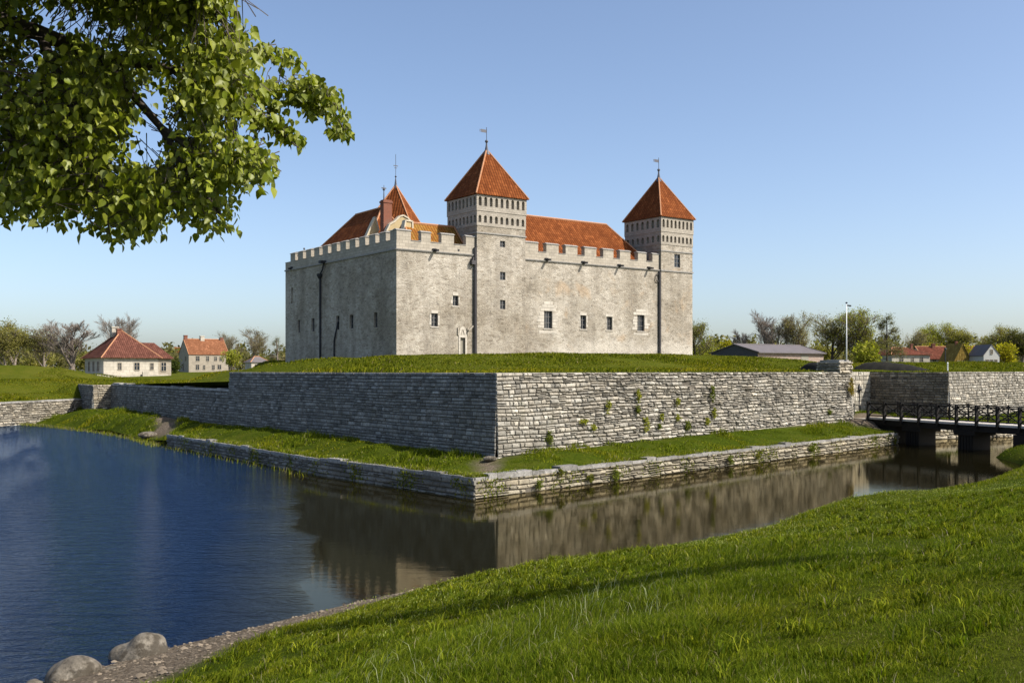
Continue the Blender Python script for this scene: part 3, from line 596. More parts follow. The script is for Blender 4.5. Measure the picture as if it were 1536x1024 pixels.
# ------------------------------------------------------------------ bridge
b0 = Vector((24.4, 68.2)); bd = Vector((4.8, -11.2)).normalized(); bn = Vector((-bd.y, bd.x)); BL = 17.0; ZD = 1.62
br = empty('footbridge', (b0.x, b0.y, ZD), math.atan2(bd.y, bd.x), label='black timber footbridge with crossed railings over the moat', cat='bridge')   # local x along the bridge, y to the far side
mb = MB()
for i in range(int(BL / .2)): mb.box((i * .2, .02, -.05), (i * .2 + .185, 2.45, .0 + .008 * (i % 3)), 0)
mb.build('deck', M['wood_pale'], br)
mb = MB(); mb.box((-.3, -.10, -.10), (BL, .10, .035)); mb.build('edge_plank', M['wood_pale'], br)
for y in (-.02, 1.1, 2.2):
    mb = MB(); mb.box((.0, y, -.48), (BL, y + .24, -.104)); mb.build('beam', M['wood_dark'], br)
for y, nm in ((-.1, 'railing'), (2.44, 'railing')):
    rl = MB(); n_ = int(BL / 1.5) + 1
    rl.box((-.2, y - .05, .96), (BL, y + .06, 1.03)); rl.box((0, y - .02, .12), (BL, y + .03, .19))
    for i in range(n_ - 1):
        x0, x1 = i * 1.5 + .05, i * 1.5 + 1.45
        rl.bar((x0, y, .19), (x1, y, .94), .05, .06); rl.bar((x0, y + .012, .94), (x1, y + .012, .19), .05, .06); rl.bar((x0, y + .02, .56), (x1, y + .02, .57), .04, .05)
    ro = rl.build(nm, M['wood_dark'], br)
    for i in range(n_):
        mb = MB(); x = i * 1.5; mb.box((x - .06, y - .09 * (1 if y < 0 else -1) - .05, -.30), (x + .06, y + .05, 1.06)); mb.box((x - .075, y - .12, 1.06), (x + .075, y + .08, 1.1)); mb.build('post', M['wood_dark'], ro)
for s_ in (3.75, 8.0):
    mb = MB(); mb.box((s_ - .55, .05, -2.6), (s_ + .55, 1.5, -.62)); mb.box((s_ - .78, -.08, -.74), (s_ + .78, 1.7, -.482))
    for k_ in range(5): mb.box((s_ - .52 + k_ * .22, .0, -2.6), (s_ - .36 + k_ * .22, .049, -.745))
    mb.build('pier', M['wood_dark'], br)
mb = MB(); mb.box((.01, .15, -2.4), (2.2, 2.3, -.49)); mb.build('abutment', M['shade_wet_dark'], br)  # near-black block added to fill the shaded gap beside the quay
mb = MB(); mb.box((11.6, -.2, -2.6), (14.2, 2.7, -.49)); mb.build('abutment', M['wood_dark'], br)
mb = MB(); mb.box((-1.4, -.15, -1.6), (.0 - .01, 2.6, -.11)); mb.build('landing', M['dressed'], br)

# flagpole, lantern post, chain rail, small posts
X = .3345 * 82; fp = empty('flagpole', (X, 82, 4.6), label='tall thin white flagpole with a tiny dark pennant behind the wall', cat='flagpole')
mb = MB(); mb.tube([(0, 0, 0), (0, 0, 3), (0, 0, 5.72)], [.055, .045, .032], 8); mb.build('pole', M['white'], fp, smooth=True)
mb = MB(); mb.lathe([(.01, 5.70), (.09, 5.74), (.09, 5.80), (.01, 5.84)]); mb.mesh([(.03, 0, 5.62), (.42, .05, 5.58), (.40, .06, 5.46), (.03, 0, 5.50), (.03, .02, 5.62), (.42, .07, 5.58), (.40, .08, 5.46), (.03, .02, 5.50)], [(0, 1, 2, 3), (7, 6, 5, 4), (0, 4, 5, 1), (2, 6, 7, 3), (1, 5, 6, 2)]); mb.build('pennant', M['iron'], fp)
p = at(1289, 621, 79); lp = empty('lantern_post', (p.x, p.y, 1.3), label='dark post with a pointed lantern standing against the pale wall beside the bridge', cat='lamp post')
mb = MB(); mb.tube([(0, 0, 0), (0, 0, .75), (0, 0, .76), (0, 0, 1.75)], [.13, .11, .055, .045], 8); mb.lathe([(.045, 1.7), (.09, 1.74), (.05, 1.79)]); mb.build('post', M['iron'], lp)
mb = MB(); mb.lathe([(.07, 1.79), (.15, 1.98), (.19, 2.02), (.20, 2.04), (.05, 2.34), (.02, 2.5)], n=6); mb.build('lantern', M['iron'], lp)
p0 = at(1281, 606, 74); cr = empty('rope_rail', (p0.x, p0.y, 1.5), label='short dark rope rail joining the end of the bridge to the wall', cat='railing')
mb = MB(); e_ = Vector((b0.x, b0.y, ZD + 1.0)) - p0; l_ = [(e_.x * t, e_.y * t, p0.z - 1.5 + e_.z * t - .12 * math.sin(math.pi * t)) for t in np.linspace(0, 1, 9)]; mb.tube(l_, .022, 5); mb.tube([(0, 0, -.1), (0, 0, p0.z - 1.45)], .05, 6); mb.build('rope', M['iron'], cr)
p = at(1421.5, 556, 81); wp = empty('marker_post', (p.x, p.y, 4.6), label='small white post on the wall top above the shaded flank', cat='post')
mb = MB(); mb.tube([(0, 0, 0), (0, 0, .78)], [.06, .05], 6); mb.lathe([(.05, .78), (.075, .82), (.01, .9)]); mb.build('shaft', M['white'], wp)
p = at(1418, 545, 104); wp = empty('iron_post', (p.x, p.y, 5.2), label='slim black post in the grass before the long red roofed house', cat='post')
mb = MB(); mb.tube([(0, 0, 0), (0, 0, 1.8)], [.08, .06], 6); mb.lathe([(.05, 1.75), (.13, 1.8), (.13, 1.9), (.02, 2.05)]); mb.build('shaft', M['iron'], wp)
# earthwork banks behind the wall top, their shade painted near-black
def mound(name, label, pa, pb, h, wdt, sd):
    pa, pb = Vector(pa), Vector(pb); n_ = 26; u = (pb - pa); L = u.length; u /= L; v = Vector((-u.y, u.x, 0)); r_ = random.Random(sd); vs = []; fs = []; m_ = 7
    for i in range(n_ + 1):
        t = i / n_; hh = h * (math.sin(math.pi * min(1, t * 1.25) ** .8) ** .7 if t < .8 else 0) if False else h * (max(0, math.sin(math.pi * t ** .62)) ** .8)
        for j in range(m_):
            s = j / (m_ - 1) * 2 - 1; c_ = pa + u * (t * L) + v * (s * wdt); vs.append((c_.x, c_.y, pa.z - .5 + (hh + .5) * (1 - abs(s) ** 2.6) + r_.uniform(-.04, .04)))
    for i in range(n_):
        for j in range(m_ - 1): a = i * m_ + j; fs.append((a, a + m_, a + m_ + 1, a + 1))
    mb = MB(); mb.mesh(vs, fs); o = mb.build(name, M['shade_wet_dark'], smooth=True); tag(o, label, 'bank'); return o
mound('earth_bank', 'earthwork bank painted shade-dark, curving up behind the wall between the flagpole and the grass', at(1280, 557, 88), at(1400, 557, 85), .85, 1.5, 5)
mound('earth_bank', 'small earthwork ledge painted shade-dark in the grass just left of the rough stone block', at(1212, 548, 84), at(1246, 551, 80), .25, .9, 6)
# rocks
def boulder(name, label, c, r, sd, mat=None, group=None):
    import bmesh
    bm = bmesh.new(); bmesh.ops.create_icosphere(bm, subdivisions=4, radius=1.0); rr = np.random.default_rng(sd); dirs = rr.normal(0, 1, (9, 3)); ph = rr.uniform(0, 6.28, 9)
    for v in bm.verts:
        d = v.co.normalized(); k_ = 1 + sum(.05 * math.sin(2.2 * (d.x * q[0] + d.y * q[1] + d.z * q[2]) + f) for q, f in zip(dirs, ph)) + .012 * math.sin(9 * d.x + 4 * d.z + ph[0]) * math.sin(8 * d.y + ph[1])
        k_ = min(k_, 1.08); v.co = Vector((d.x * r[0], d.y * r[1], d.z * r[2])) * k_
    me = bpy.data.meshes.new(name); bm.to_mesh(me); bm.free(); me.polygons.foreach_set('use_smooth', [True] * len(me.polygons))
    o = link(name, me, mat or M['rock'], None, c, rr.uniform(0, 3)); return tag(o, label, 'rock', group)
o = boulder('boulder', 'large rounded grey boulder at the water edge, the upper one of the pair', at(212, 984, 16.9), (.50, .41, .38), 3); o.rotation_euler = (0, -.12, .25)
o = boulder('boulder', 'rounded pale boulder cut by the bottom edge of the photo, lower one of the pair', at(113, 1018, 15.5), (.41, .38, .33), 4); o.rotation_euler = (0, 0, 0)
o = boulder('boulder', 'small round stone wedged between the two large boulders', at(166, 1012, 15.7), (.14, .13, .13), 5)
o = boulder('boulder', 'low boulder half under water in the bottom left corner of the photo', at(52, 1034, 15.3), (.2, .18, .15), 6)
o = boulder('boulder', 'small dark wet stone in the shallows at the shaded shore', at(564, 897, 21.1), (.13, .1, .08), 7, M['shade_wet_dark'])
o = boulder('rock', 'flat grey stone slab lying in the grass at the waterline left of the quay', at(222, 652, 70), (.9, .5, .24), 8)
o = boulder('rock', 'pale stone at the foot of the bastion corner on the bare path', at(735, 684, 42.2) - Vector((0, 0, .1)), (.3, .18, .12), 9)
# ------------------------------------------------------------------ castle: local x runs along the sunlit front, y goes in along the shaded left side
CO = Vector((-11.9, 103.0)); dx, dy = .8084, .5886
def ft(px, m=0.0):
    q = (px - CX) / F; bx, by = CO.x - dy * m, CO.y + dx * m; return (q * by - bx) / (dx - q * dy)
def fz(py, t, m=0.0): return EYE - (py - HY) / F * (CO.y + dy * t + dx * m)
def fr(x0, y0, x1, y1, m=0.0):            # window rectangle on the front
    a, b = ft(x0, m), ft(x1, m); t = (a + b) / 2; return [a, b, fz(y1, t, m), fz(y0, t, m)]
def lm(px, t=0.0):
    q = (px - CX) / F; bx, by = CO.x + dx * t, CO.y + dy * t; return (q * by - bx) / (-dy - q * dx)
def lr(x0, y0, x1, y1):
    a, b = lm(x1), lm(x0); m = (a + b) / 2; return [a, b, fz(y1, 0, m), fz(y0, 0, m)]
castle = empty('castle', (CO.x, CO.y, 0), math.atan2(dy, dx), label='massive square medieval castle of pale limestone with battlements, orange tiled roofs and two towers', cat='castle')
LF, LS, ZC, ZP, ZM = 43.1, 28.2, 17.32, 18.32, 19.3
fw = [fr(646.8, 470, 656.8, 489.5), fr(679, 443.5, 687.7, 458.5), fr(870.6, 473, 879.3, 493.5), fr(909.8, 475, 918.5, 495), fr(816, 466.5, 828.5, 492.5), fr(956, 472.5, 966.7, 496.5)]
door = fr(690.3, 506.6, 697.7, 531); door[2] = 5.4
lw = [lr(446.5, 479.7, 450.2, 499), lr(467, 477, 471.6, 497), lr(504, 473.5, 509, 494.5), lr(524.5, 472, 530, 492.7), lr(561, 468.5, 566, 491), lr(436.6, 431, 439.8, 455)]
lw = [[a, b, c, d] for a, b, c, d in lw]
mb = MB()
mb.holed((0, 0, 0), (1, 0, 0), (0, -1, 0), 0, LF, 3.5, ZC, fw + [door], .38)
mb.holed((0, 0, 0), (0, 1, 0), (-1, 0, 0), 0, LS, 3.5, ZC, lw[:5] + [lw[5] + [True, .18]], .38)
mb.box((0, 0, 3.5), (LF, LS, ZC - .02), skip='flb')
cw = mb.build('curtain_wall', M['castle'], castle)
mb = MB()
for a, b in ((-.1, ft(712)), (ft(786), ft(989))): mb.box((a, -.11, ZC - .06), (b, .02, ZC + .1)); mb.box((a, -.16, ZC + .02), (b, -.11, ZC + .1))
mb.box((-.15, -.0, ZC - .06), (0, LS, ZC + .1)); mb.build('string_course', M['coping'], cw)
def window(w, side, mull=1, surround=None, parent=castle, trans=2, depth=.26):
    a, b, c, d = w[:4]; f = MB(); g_ = MB(); ww = b - a; fw_ = .055
    def bx(m, u0, u1, z0, z1, d0, d1):
        if side == 'f': m.box((u0, d0, z0), (u1, d1, z1))
        else: m.box((d0, u0, z0), (d1, u1, z1))
    e = .012
    for u0, u1, z0, z1 in ((a + e, a + fw_, c + e, d - e), (b - fw_, b - e, c + e, d - e), (a + fw_, b - fw_, c + e, c + fw_), (a + fw_, b - fw_, d - fw_, d - e)): bx(f, u0, u1, z0, z1, depth - .05, depth + .03)
    for i in range(mull): u = a + ww * (i + 1) / (mull + 1); bx(f, u - .028, u + .028, c + fw_, d - fw_, depth - .04, depth + .02)
    for i in range(trans): z = c + (d - c) * (i + 1) / (trans + 1); bx(f, a + fw_, b - fw_, z - .024, z + .024, depth - .045, depth + .012)
    if parent is not castle:
        n0 = len(f.mi); bx(f, a + .02, b - .02, c + .02, d - .02, depth + .032, depth + .045); f.mi[n0:] = [1] * (len(f.mi) - n0)
        return f.build('window', [M['frame'], M['glass']], parent)
    o = f.build('window', M['frame'], parent)
    bx(g_, a + .02, b - .02, c + .02, d - .02, depth + .032, depth + .05); g_.build('pane', M['glass'], o)
    s_ = MB()
    bx(s_, a - .12, b + .12, c - .13, c - .012, -.06, .0); s_.build('sill', M['pale'] if side == 'f' else M['dressed'], o)
    if surround:
        q = MB(); r_ = random.Random(int(a * 10)); z = c - .55
        for sgn, e in ((-1, a), (1, b)):
            z = c - surround * .6
            while z < d + surround * .8:
                h = r_.uniform(.28, .42); wd = r_.uniform(.5, 1.1) * surround; i0 = 0 if c - h < z < d else 0
                u0, u1 = (e - wd, e) if sgn < 0 else (e, e + wd)
                if z + h > d or z < c - .14:
                    fall = max(0, (z + h - d) / surround); mid = (a + b) / 2; hw = ww / 2 + surround * (1 - fall * .75) * r_.uniform(.6, .95)
                    if z < c - .14 and z + h > c - .14: z += h; continue
                    if z + h > d and z < d + .02: z = d + .02
                    if sgn < 0: bx(q, mid - hw, mid + hw, z, z + h - .02, -.014 - .01 * r_.random(), .0)
                elif z > c - .1: bx(q, u0, u1, z, min(z + h - .02, d), -.014 - .012 * r_.random(), .0)
                z += h
        q.build('surround', M['pale'], o)
    return o
for w, s_ in zip(fw, (.0, 0, .0, 0, .95, .85)): window(w, 'f', 1 if w[1] - w[0] < .9 else 2, s_ or .22, trans=1 if w[3] - w[2] < 1.2 else 2)
for w in lw[:5]: window(w, 'l', 1, None)
mb = MB(); a, b, c, d = door
for i in range(3): mb.box((a + .02 + i * (b - a - .04) / 3, .2, c + .01), (a + .02 + (i + 1) * (b - a - .04) / 3 - .012, .26 + .004 * i, d - .02))
dr = mb.build('door', M['door'], castle)
mb = MB(); W = .2
mb.box((a - W, -.05, c), (a - .005, .0, d + .02)); mb.box((b + .005, -.05, c), (b + W, .0, d + .02)); mb.box((a - W, -.06, d + .021), (b + W, .0, d + .3))
mid = (a + b) / 2
mb.mesh([(mid - .5, -.05, d + .32), (mid + .5, -.05, d + .32), (mid + .36, -.05, d + 1.0), (mid, -.05, d + 1.25), (mid - .36, -.05, d + 1.0)] + [(mid - .5, 0, d + .32), (mid + .5, 0, d + .32), (mid + .36, 0, d + 1.0), (mid, 0, d + 1.25), (mid - .36, 0, d + 1.0)], [(0, 1, 2, 3, 4), (0, 5, 6, 1), (1, 6, 7, 2), (2, 7, 8, 3), (3, 8, 9, 4), (4, 9, 5, 0)])
mb.build('surround', M['pale'], dr)
mb = MB()
for sg in (-1, 1): mb.bar((mid + sg * .2, -.08, d + .40), (mid, -.08, d + .92), .05, .06); mb.box((mid + sg * .62 - .06, -.12, d + .3), (mid + sg * .62 + .06, 0, d + 1.1)); 
mb.bar((mid + .62, -.25, d + .8), (mid + 1.15, -.3, d + 1.3), .14, .14); mb.build('carved_hood', M['dressed'], dr)

# battlements: each merlon on its stretch of parapet
def parapet(u0, u1, side, spans, zp=ZP, zm=ZM):
    b = MB(); T = .62
    def bx(m, a, c, z0, z1, d0, d1):
        if side == 'f': m.box((a, d0, z0), (c, d1, z1))
        else: m.box((d0, a, z0), (d1, c, z1))
    bx(b, u0, u1, ZC + .101, zp, .0 if side == 'f' else .001, T); o = b.build('parapet', M['dressed'], castle)
    prev = u0
    def slab(a, c):
        cp = MB(); bx(cp, a, c, zp + .002, zp + .07, -.05, T + .05); cp.build('sill_slab', M['coping'], o)
    for a, c in spans:
        m = MB(); bx(m, a, c, zp + .002, zm, .004, T - .004); mo = m.build('merlon', M['dressed'], o)
        k_ = MB(); e = .07
        if side == 'f': pr = [(a - e, -e, zm), (c + e, -e, zm), (c + e, T + e, zm), (a - e, T + e, zm), (a - e, T + e, zm + .13), (c + e, T + e, zm + .13), (c + e, -e, zm + .05), (a - e, -e, zm + .05), (a - e, T * .4, zm + .2), (c + e, T * .4, zm + .2)]
        else: pr = [(-e, a - e, zm), (-e, c + e, zm), (T + e, c + e, zm), (T + e, a - e, zm), (T + e, a - e, zm + .13), (T + e, c + e, zm + .13), (-e, c + e, zm + .05), (-e, a - e, zm + .05), (T * .4, a - e, zm + .2), (T * .4, c + e, zm + .2)]
        fs = [(3, 2, 1, 0), (0, 1, 6, 7), (2, 3, 4, 5), (7, 6, 9, 8), (8, 9, 5, 4), (0, 7, 8, 4, 3), (1, 2, 5, 9, 6)]
        k_.mesh(pr, fs if side == 'f' else [f[::-1] for f in fs]); k_.build('merlon_cap', M['coping'], o)
        if a > prev + .05: slab(prev + .005, a - .005)
        prev = c
    if u1 > prev + .05: slab(prev + .005, u1 - .005)
fs_l = [(ft(a), ft(b)) for a, b in ((595, 616.4), (632, 646.2), (662.3, 681), (699, 712.5))]
fs_r = [(ft(a), ft(b)) for a, b in ((786.5, 807.3), (819.7, 838), (848.6, 866.2), (877, 894.6), (905, 920.2), (930, 945.6), (957, 969.6), (978.8, 988.5))]
parapet(0, ft(712.5), 'f', fs_l); parapet(ft(786.5), ft(988.5), 'f', fs_r)
sp = []; m = 1.35 + .9
sp.append((.63, 1.35))
while m < LS - 1: sp.append((m, m + 1.42)); m += 2.3
sp = [(a, min(b, LS)) for a, b in sp]; parapet(.625, LS, 'l', sp)
mb = MB(); mb.box((0, LS - .6, ZC), (LF, LS, ZP)); mb.box((LF - .6, .7, ZC), (LF, LS - .61, ZP)); mb.build('rear_parapet', M['dressed'], castle)

def tower(t0, t1, m0, m1, ztop, zroof, apex, nf, ns, win, base_string=True, fin=(2.2, 1), gal=.10):
    mb = MB(); wid = t1 - t0
    mb.holed((0, m0, 0), (1, 0, 0), (0, -1, 0), t0, t1, 3.5, 19.75, win, .24)
    mb.box((t0, m0, 3.5), (t1, m1, 19.75), skip='fb')
    mb.box((t0 + .002, m0 + .002, 19.9), (t1 - .002, m1 - .002, 20.6), skip='b'); mb.box((t0 + .6, m0 + .6, 20.5), (t1 - .6, m1 - .6, ztop), skip='b')
    low = (20.95, 21.75); up = (22.75, 23.75)
    o = mb.build('tower', M['castle'], castle)
    q = MB(); q.box((t0 - .09, m0 - .09, 19.752), (t1 + .09, m1 + .09, 19.898))
    if base_string: q.box((t0 - .08, m0 - .10, ZC - .06), (t1 + .1, m0, ZC + .1)); q.box((t1, m0, ZC - .06), (t1 + .1, m1, ZC + .1))
    q.build('string_course', M['coping'], o)
    g_ = MB(); e = gal
    def niches(n, u0, u1, z0, z1):
        st = (u1 - u0) / n; return [[u0 + st * (i + .22), u0 + st * (i + .74), z0, z1, True, .3] for i in range(n)]
    for z0, z1, ee, nz in ((20.6, 22.2, e * .5, low), (22.2, ztop, e, up)):
        X0, X1, Y0, Y1 = t0 - ee, t1 + ee, m0 - ee, m1 + ee
        g_.holed((0, Y0, 0), (1, 0, 0), (0, -1, 0), X0, X1, z0, z1, niches(nf, t0, t1, *nz))
        g_.holed((X0, 0, 0), (0, 1, 0), (-1, 0, 0), Y0, Y1, z0, z1, niches(ns, m0, m1, *nz))
        g_.box((X0, Y0, z0), (X1, Y1, z1), skip='fl')
    g_.build('arcade', M['dressed_fine'], o)
    rf = MB(); ov = .3; xa, xb, ya, yb = t0 - ov, t1 + ov, m0 - ov, m1 + ov; ap = ((t0 + t1) / 2, (m0 + m1) / 2, apex); zc = ztop + .04
    cs = [(xa, ya, zc), (xb, ya, zc), (xb, yb, zc), (xa, yb, zc)]
    for i in range(4): rf.face([cs[i], cs[(i + 1) % 4], ap])
    rf.face([(x, y, zc - .0) for x, y, z in cs][::-1]); 
    for x, y, z in cs: rf.tube([(x, y, z + .05), (lerp(x, ap[0], .97), lerp(y, ap[1], .97), lerp(z, apex, .97) + .05)], .085, 5, 1)
    rf.build('roof', [M['tile'], M['ridge']], o)
    fi = MB(); ax, ay = ap[:2]; fi.lathe([(.42, -.62), (.22, -.1), (.11, .45), (.09, .75), (.05, .8)], (ax, ay, apex), 8); fi.lathe([(.02, .72), (.17, .82), (.2, .92), (.14, 1.04), (.02, 1.1)], (ax, ay, apex), 8)
    h = fin[0]; fi.tube([(ax, ay, apex + .9), (ax, ay, apex + h)], .035, 5); fi.box((ax - .72, ay - .02, apex + h - .62), (ax - .05, ay + .02, apex + h - .28)); fi.box((ax - .95, ay - .02, apex + h - .58), (ax - .72, ay + .02, apex + h - .5)); fi.box((ax - .95, ay - .02, apex + h - .4), (ax - .72, ay + .02, apex + h - .32))
    fi.build('finial', M['lead'], o)
    return o
M['dressed_fine'] = mat_dressed('tower_ashlar', (.26, .23, .185), (.44, .395, .325), .22)
tw = [fr(748, 361.8, 755.5, 371.2), fr(748, 408, 756, 420.3), fr(748, 450, 756, 464)]
t1_ = tower(ft(713.5), ft(786), -.26, 5.6, 23.95, 24, 29.75, 9, 8, tw, False, (2.5, 1))
for w in tw: window(w, 'f', 1, .12, t1_, 1, -.09)
tw2 = [fr(1009.2, 381.5, 1018, 401.3)]
t2_ = tower(ft(989.5), LF + .05, -.26, 6.3, 24.05, 24, 29.8, 8, 7, tw2, True, (2.5, 1))
for w in tw2: window(w, 'f', 1, .15, t2_, 2, -.09)

# roofs behind the battlements
def roof(name, mats, ridge, eaves, zr, ze, hips=(True, True), gable_mi=None):
    """ridge (a,b) and eave rectangle in plan: x0,x1,y0,y1"""
    x0, x1, y0, y1 = eaves; (ax, ay), (bx, by) = ridge; r = MB()
    r0, r1 = (ax, ay, zr), (bx, by, zr); c = [(x0, y0, ze), (x1, y0, ze), (x1, y1, ze), (x0, y1, ze)]
    if abs(ay - by) < 1e-6: quads = [(c[0], c[1], r1, r0), (c[2], c[3], r0, r1)]; tris = [(c[3], c[0], r0), (c[1], c[2], r1)]; hp = [(c[3], r0), (c[0], r0), (c[1], r1), (c[2], r1)]
    else: quads = [(c[1], c[2], r1, r0), (c[3], c[0], r0, r1)]; tris = [(c[0], c[1], r0), (c[2], c[3], r1)]; hp = [(c[0], r0), (c[1], r0), (c[2], r1), (c[3], r1)]
    for q in quads: r.face(q)
    for q, h in zip(tris, hips): r.face(q, 0 if h else 2)
    r.tube([(ax, ay, zr + .04), (bx, by, zr + .04)], .12, 5, 1)
    for p, q in hp: r.tube([(p[0], p[1], p[2] + .03), (q[0], q[1], q[2] + .03)], .10, 5, 1)
    return r.build(name, list(mats) + [M['plaster']], castle)
roof('roof', (M['tile'], M['ridge']), ((17.5, 6.3), (34.3, 6.3)), (17.0, 38.4, .75, 11.8), 23.5, 17.2)
roof('roof', (M['tile'], M['ridge']), ((5.4, 13.0), (5.4, 19.6)), (.75, 10.9, 9.0, 27.4), 23.8, 17.2)
roof('roof', (M['tile_yellow'], M['ridge']), ((3.2, 4.1), (9.7, 4.1)), (2.5, 9.75, .75, 7.4), 20.85, 17.2, (False, False))
roof('roof', (M['tile'], M['ridge']), ((34.5, 14.0), (34.5, 22)), (29, 41, 9, 27.4), 22.0, 17.2)
# pale curved gable with coping, behind the lichened roof
def gable(pts, y, th, zb, mat, cap):
    m = MB(); n_ = len(pts); vs = [(x, y, z) for x, z in pts] + [(x, y + th, z) for x, z in pts]
    base = [(pts[-1][0], y, zb), (pts[0][0], y, zb), (pts[-1][0], y + th, zb), (pts[0][0], y + th, zb)]
    m.face([base[1], base[0]] + [vs[i] for i in range(n_ - 1, -1, -1)]); m.face([base[2], base[3]] + vs[n_:])
    m.face([base[1], vs[0], vs[n_], base[3]]); m.face([base[0], base[2], vs[2 * n_ - 1], vs[n_ - 1]])
    for i in range(n_ - 1): m.face([vs[i], vs[i + 1], vs[n_ + i + 1], vs[n_ + i]])
    o = m.build('gable', mat, castle); c_ = MB()
    for i in range(n_ - 1): c_.bar((pts[i][0], y + th / 2, pts[i][1] + .06), (pts[i + 1][0], y + th / 2, pts[i + 1][1] + .06), th + .2, .16)
    c_.build('gable_coping', cap, o)
cop_l = plain('pale_coping', (.50, .44, .33), .9, nz=.2, sc=4)
gable([(ft(583, 7), 20.2), (ft(588, 7), 21.0), (ft(595, 7), 21.35), (ft(603, 7), 22.0), (ft(608, 7), 22.15), (ft(615, 7), 21.9), (ft(621, 7), 21.45), (ft(626, 7), 21.2)], 7.5, .4, 17.3, M['plaster'], cop_l)
gable([(ft(551, 9.3), 19.6), (ft(560, 9.3), 21.2), (ft(565, 9.3), 22.0), (ft(570, 9.3), 20.5)], 9.6, .35, 17.3, M['plaster'], cop_l)
gable([(2.45, 17.3), (3.15, 20.95), (4.0, 20.9), (4.05, 17.3)], 3.6, .5, 17.2, M['plaster'], cop_l)
# chimney with vane
mb = MB(); ca, cb = ft(575.5, 8.2), ft(588, 8.2); cz = 23.55
mb.box((ca, 8.2, 17.3), (cb, 9.0, cz)); mb.box((ca - .07, 8.13, cz), (cb + .07, 9.07, cz + .22)); mb.box((ca + .02, 8.22, cz + .22), (cb - .02, 8.98, cz + .34))
ch = mb.build('chimney', M['brick'], castle)
mb = MB(); x, y = ca + .25, 8.6; mb.tube([(x, y, cz + .34), (x, y, cz + 2.0)], [.09, .03], 6); mb.lathe([(.02, 1.35), (.15, 1.45), (.15, 1.55), (.02, 1.68)], (x, y, cz), 8); mb.box((x - .3, y - .02, cz + 1.6), (x + .3, y + .02, cz + 1.72)); mb.build('weathervane', M['lead'], ch)
# rear spire (turned 45 degrees)
sx, sy = 9.5, 17.0; rf = MB(); a_ = 6.3; zb = 19.3; apx = 27.55
cs = [(sx + a_ * math.cos(t), sy + a_ * math.sin(t), zb) for t in (math.radians(q) for q in (-93.5, -3.5, 86.5, 176.5))]
for i in range(4): rf.face([cs[i], cs[(i + 1) % 4], (sx, sy, apx)]); rf.tube([(cs[i][0], cs[i][1], cs[i][2] + .04), (sx, sy, apx)], .08, 5, 1)
rf.face(cs[::-1]); spo = rf.build('spire', [M['tile'], M['ridge']], castle)
fi = MB(); fi.lathe([(.3, -.55), (.16, 0), (.08, .6), (.04, .9)], (sx, sy, apx), 8); fi.lathe([(.02, .85), (.15, .98), (.02, 1.12)], (sx, sy, apx), 8); fi.tube([(sx, sy, apx + .6), (sx, sy, apx + 3.7)], .03, 5); fi.box((sx - .3, sy - .02, apx + 2.25), (sx + .3, sy + .02, apx + 2.35)); fi.box((sx - .16, sy - .02, apx + 2.0), (sx + .16, sy + .02, apx + 2.08)); fi.build('finial', M['lead'], spo)
mb = MB(); mb.box((sx - 2.6, sy - 2.6, 17.3), (sx + 2.6, sy + 2.6, 19.29)); mb.build('spire_base', M['castle'], castle)
mb = MB(); a_ = lm(472) ; mb.tube([(.9, 24.6, 18.2), (.9, 24.6, 19.9)], .05, 6); mb.lathe([(.02, 19.7), (.14, 19.85), (.02, 20.0)], (.9, 24.6, 0), 8); mb.build('roof_knob', M['lead'], castle)
# rain spouts and downpipes
def spout(t, side='f', L_=.85):
    m = MB(); z = ZC + .16
    if side == 'f': m.bar((t, .05, z + .05), (t, -L_, z - .04), .24, .2); m.box((t - .2, -.2, z - .12), (t + .2, -.001, z + .22))
    else: m.bar((.05, t, z + .05), (-L_, t, z - .04), .24, .2); m.box((-.2, t - .2, z - .12), (-.001, t + .2, z + .22))
    m.build('rain_spout', M['iron'], castle)
for px in (651, 819, 874, 928, 972.5): spout(ft(px))
spout(lm(438), 'l', .5)
mb = MB(); mb.box((ft(688) - .1, -.03, 17.65), (ft(688) + .1, .0, 17.85)); mb.build('drain_hole', M['iron'], castle)
def pipe(t, zt, m=-.16, r=.14, hop=True):
    q = MB(); q.tube([(t, m, 4.0), (t, m, zt)], r, 8)
    z = 6.0
    while z < zt - 1: q.tube([(t, m, z), (t, m, z + .1)], r + .03, 8); z += 2.4
    return q
q = pipe(ft(711.5), 18.2, -.17, .16); q.box((ft(708) - .28, -.45, 16.3), (ft(708) + .2, -.0, 16.75)); q.bar((ft(708), -.2, 17.1), (ft(708) - .15, -.25, 16.3), .2, .2); q.build('downpipe', M['pipe'], castle)
q = pipe(ft(988.2), ZC - .1, -.16, .13); tt = ft(985.2); q.tube([(tt + .3 * math.cos(a), -.14, 16.4 + .5 * math.sin(a)) for a in np.linspace(0, 6.283, 13)], .05, 6); q.build('downpipe', M['pipe'], castle)
q = MB(); m_ = lm(482); q.tube([(-.16, m_, 4), (-.16, m_, 15.6)], .12, 8); q.lathe([(.12, 15.55), (.34, 15.9), (.36, 16.15), (.1, 16.2)], (-.22, m_, 0), 8); q.tube([(-.22, m_ - .1, 16.1), (-.2, m_ - .7, 16.6), (-.2, m_ - 1.1, 17.35)], .09, 7); q.box((-.75, m_ - 1.35, 17.3), (-.0, m_ - .8, 17.6)); q.build('downpipe', M['iron'], castle)
q = MB(); m_ = lm(502.5); q.tube([(-.12, m_, 4), (-.12, m_, 8.2), (-.14, m_ - .5, 9.2), (.1, m_ - .6, 10.4)], .09, 7); q.build('downpipe', M['iron'], castle)
M['tile_old'] = mat_tiles('old_red_tile', [(.10, .040, .028), (.13, .052, .036), (.16, .066, .046)])
M['gable_shade'] = plain('gable_shade_grey', (.075, .075, .08), .9, nz=.4, sc=3)  # dark grey that paints shade onto the barn gable
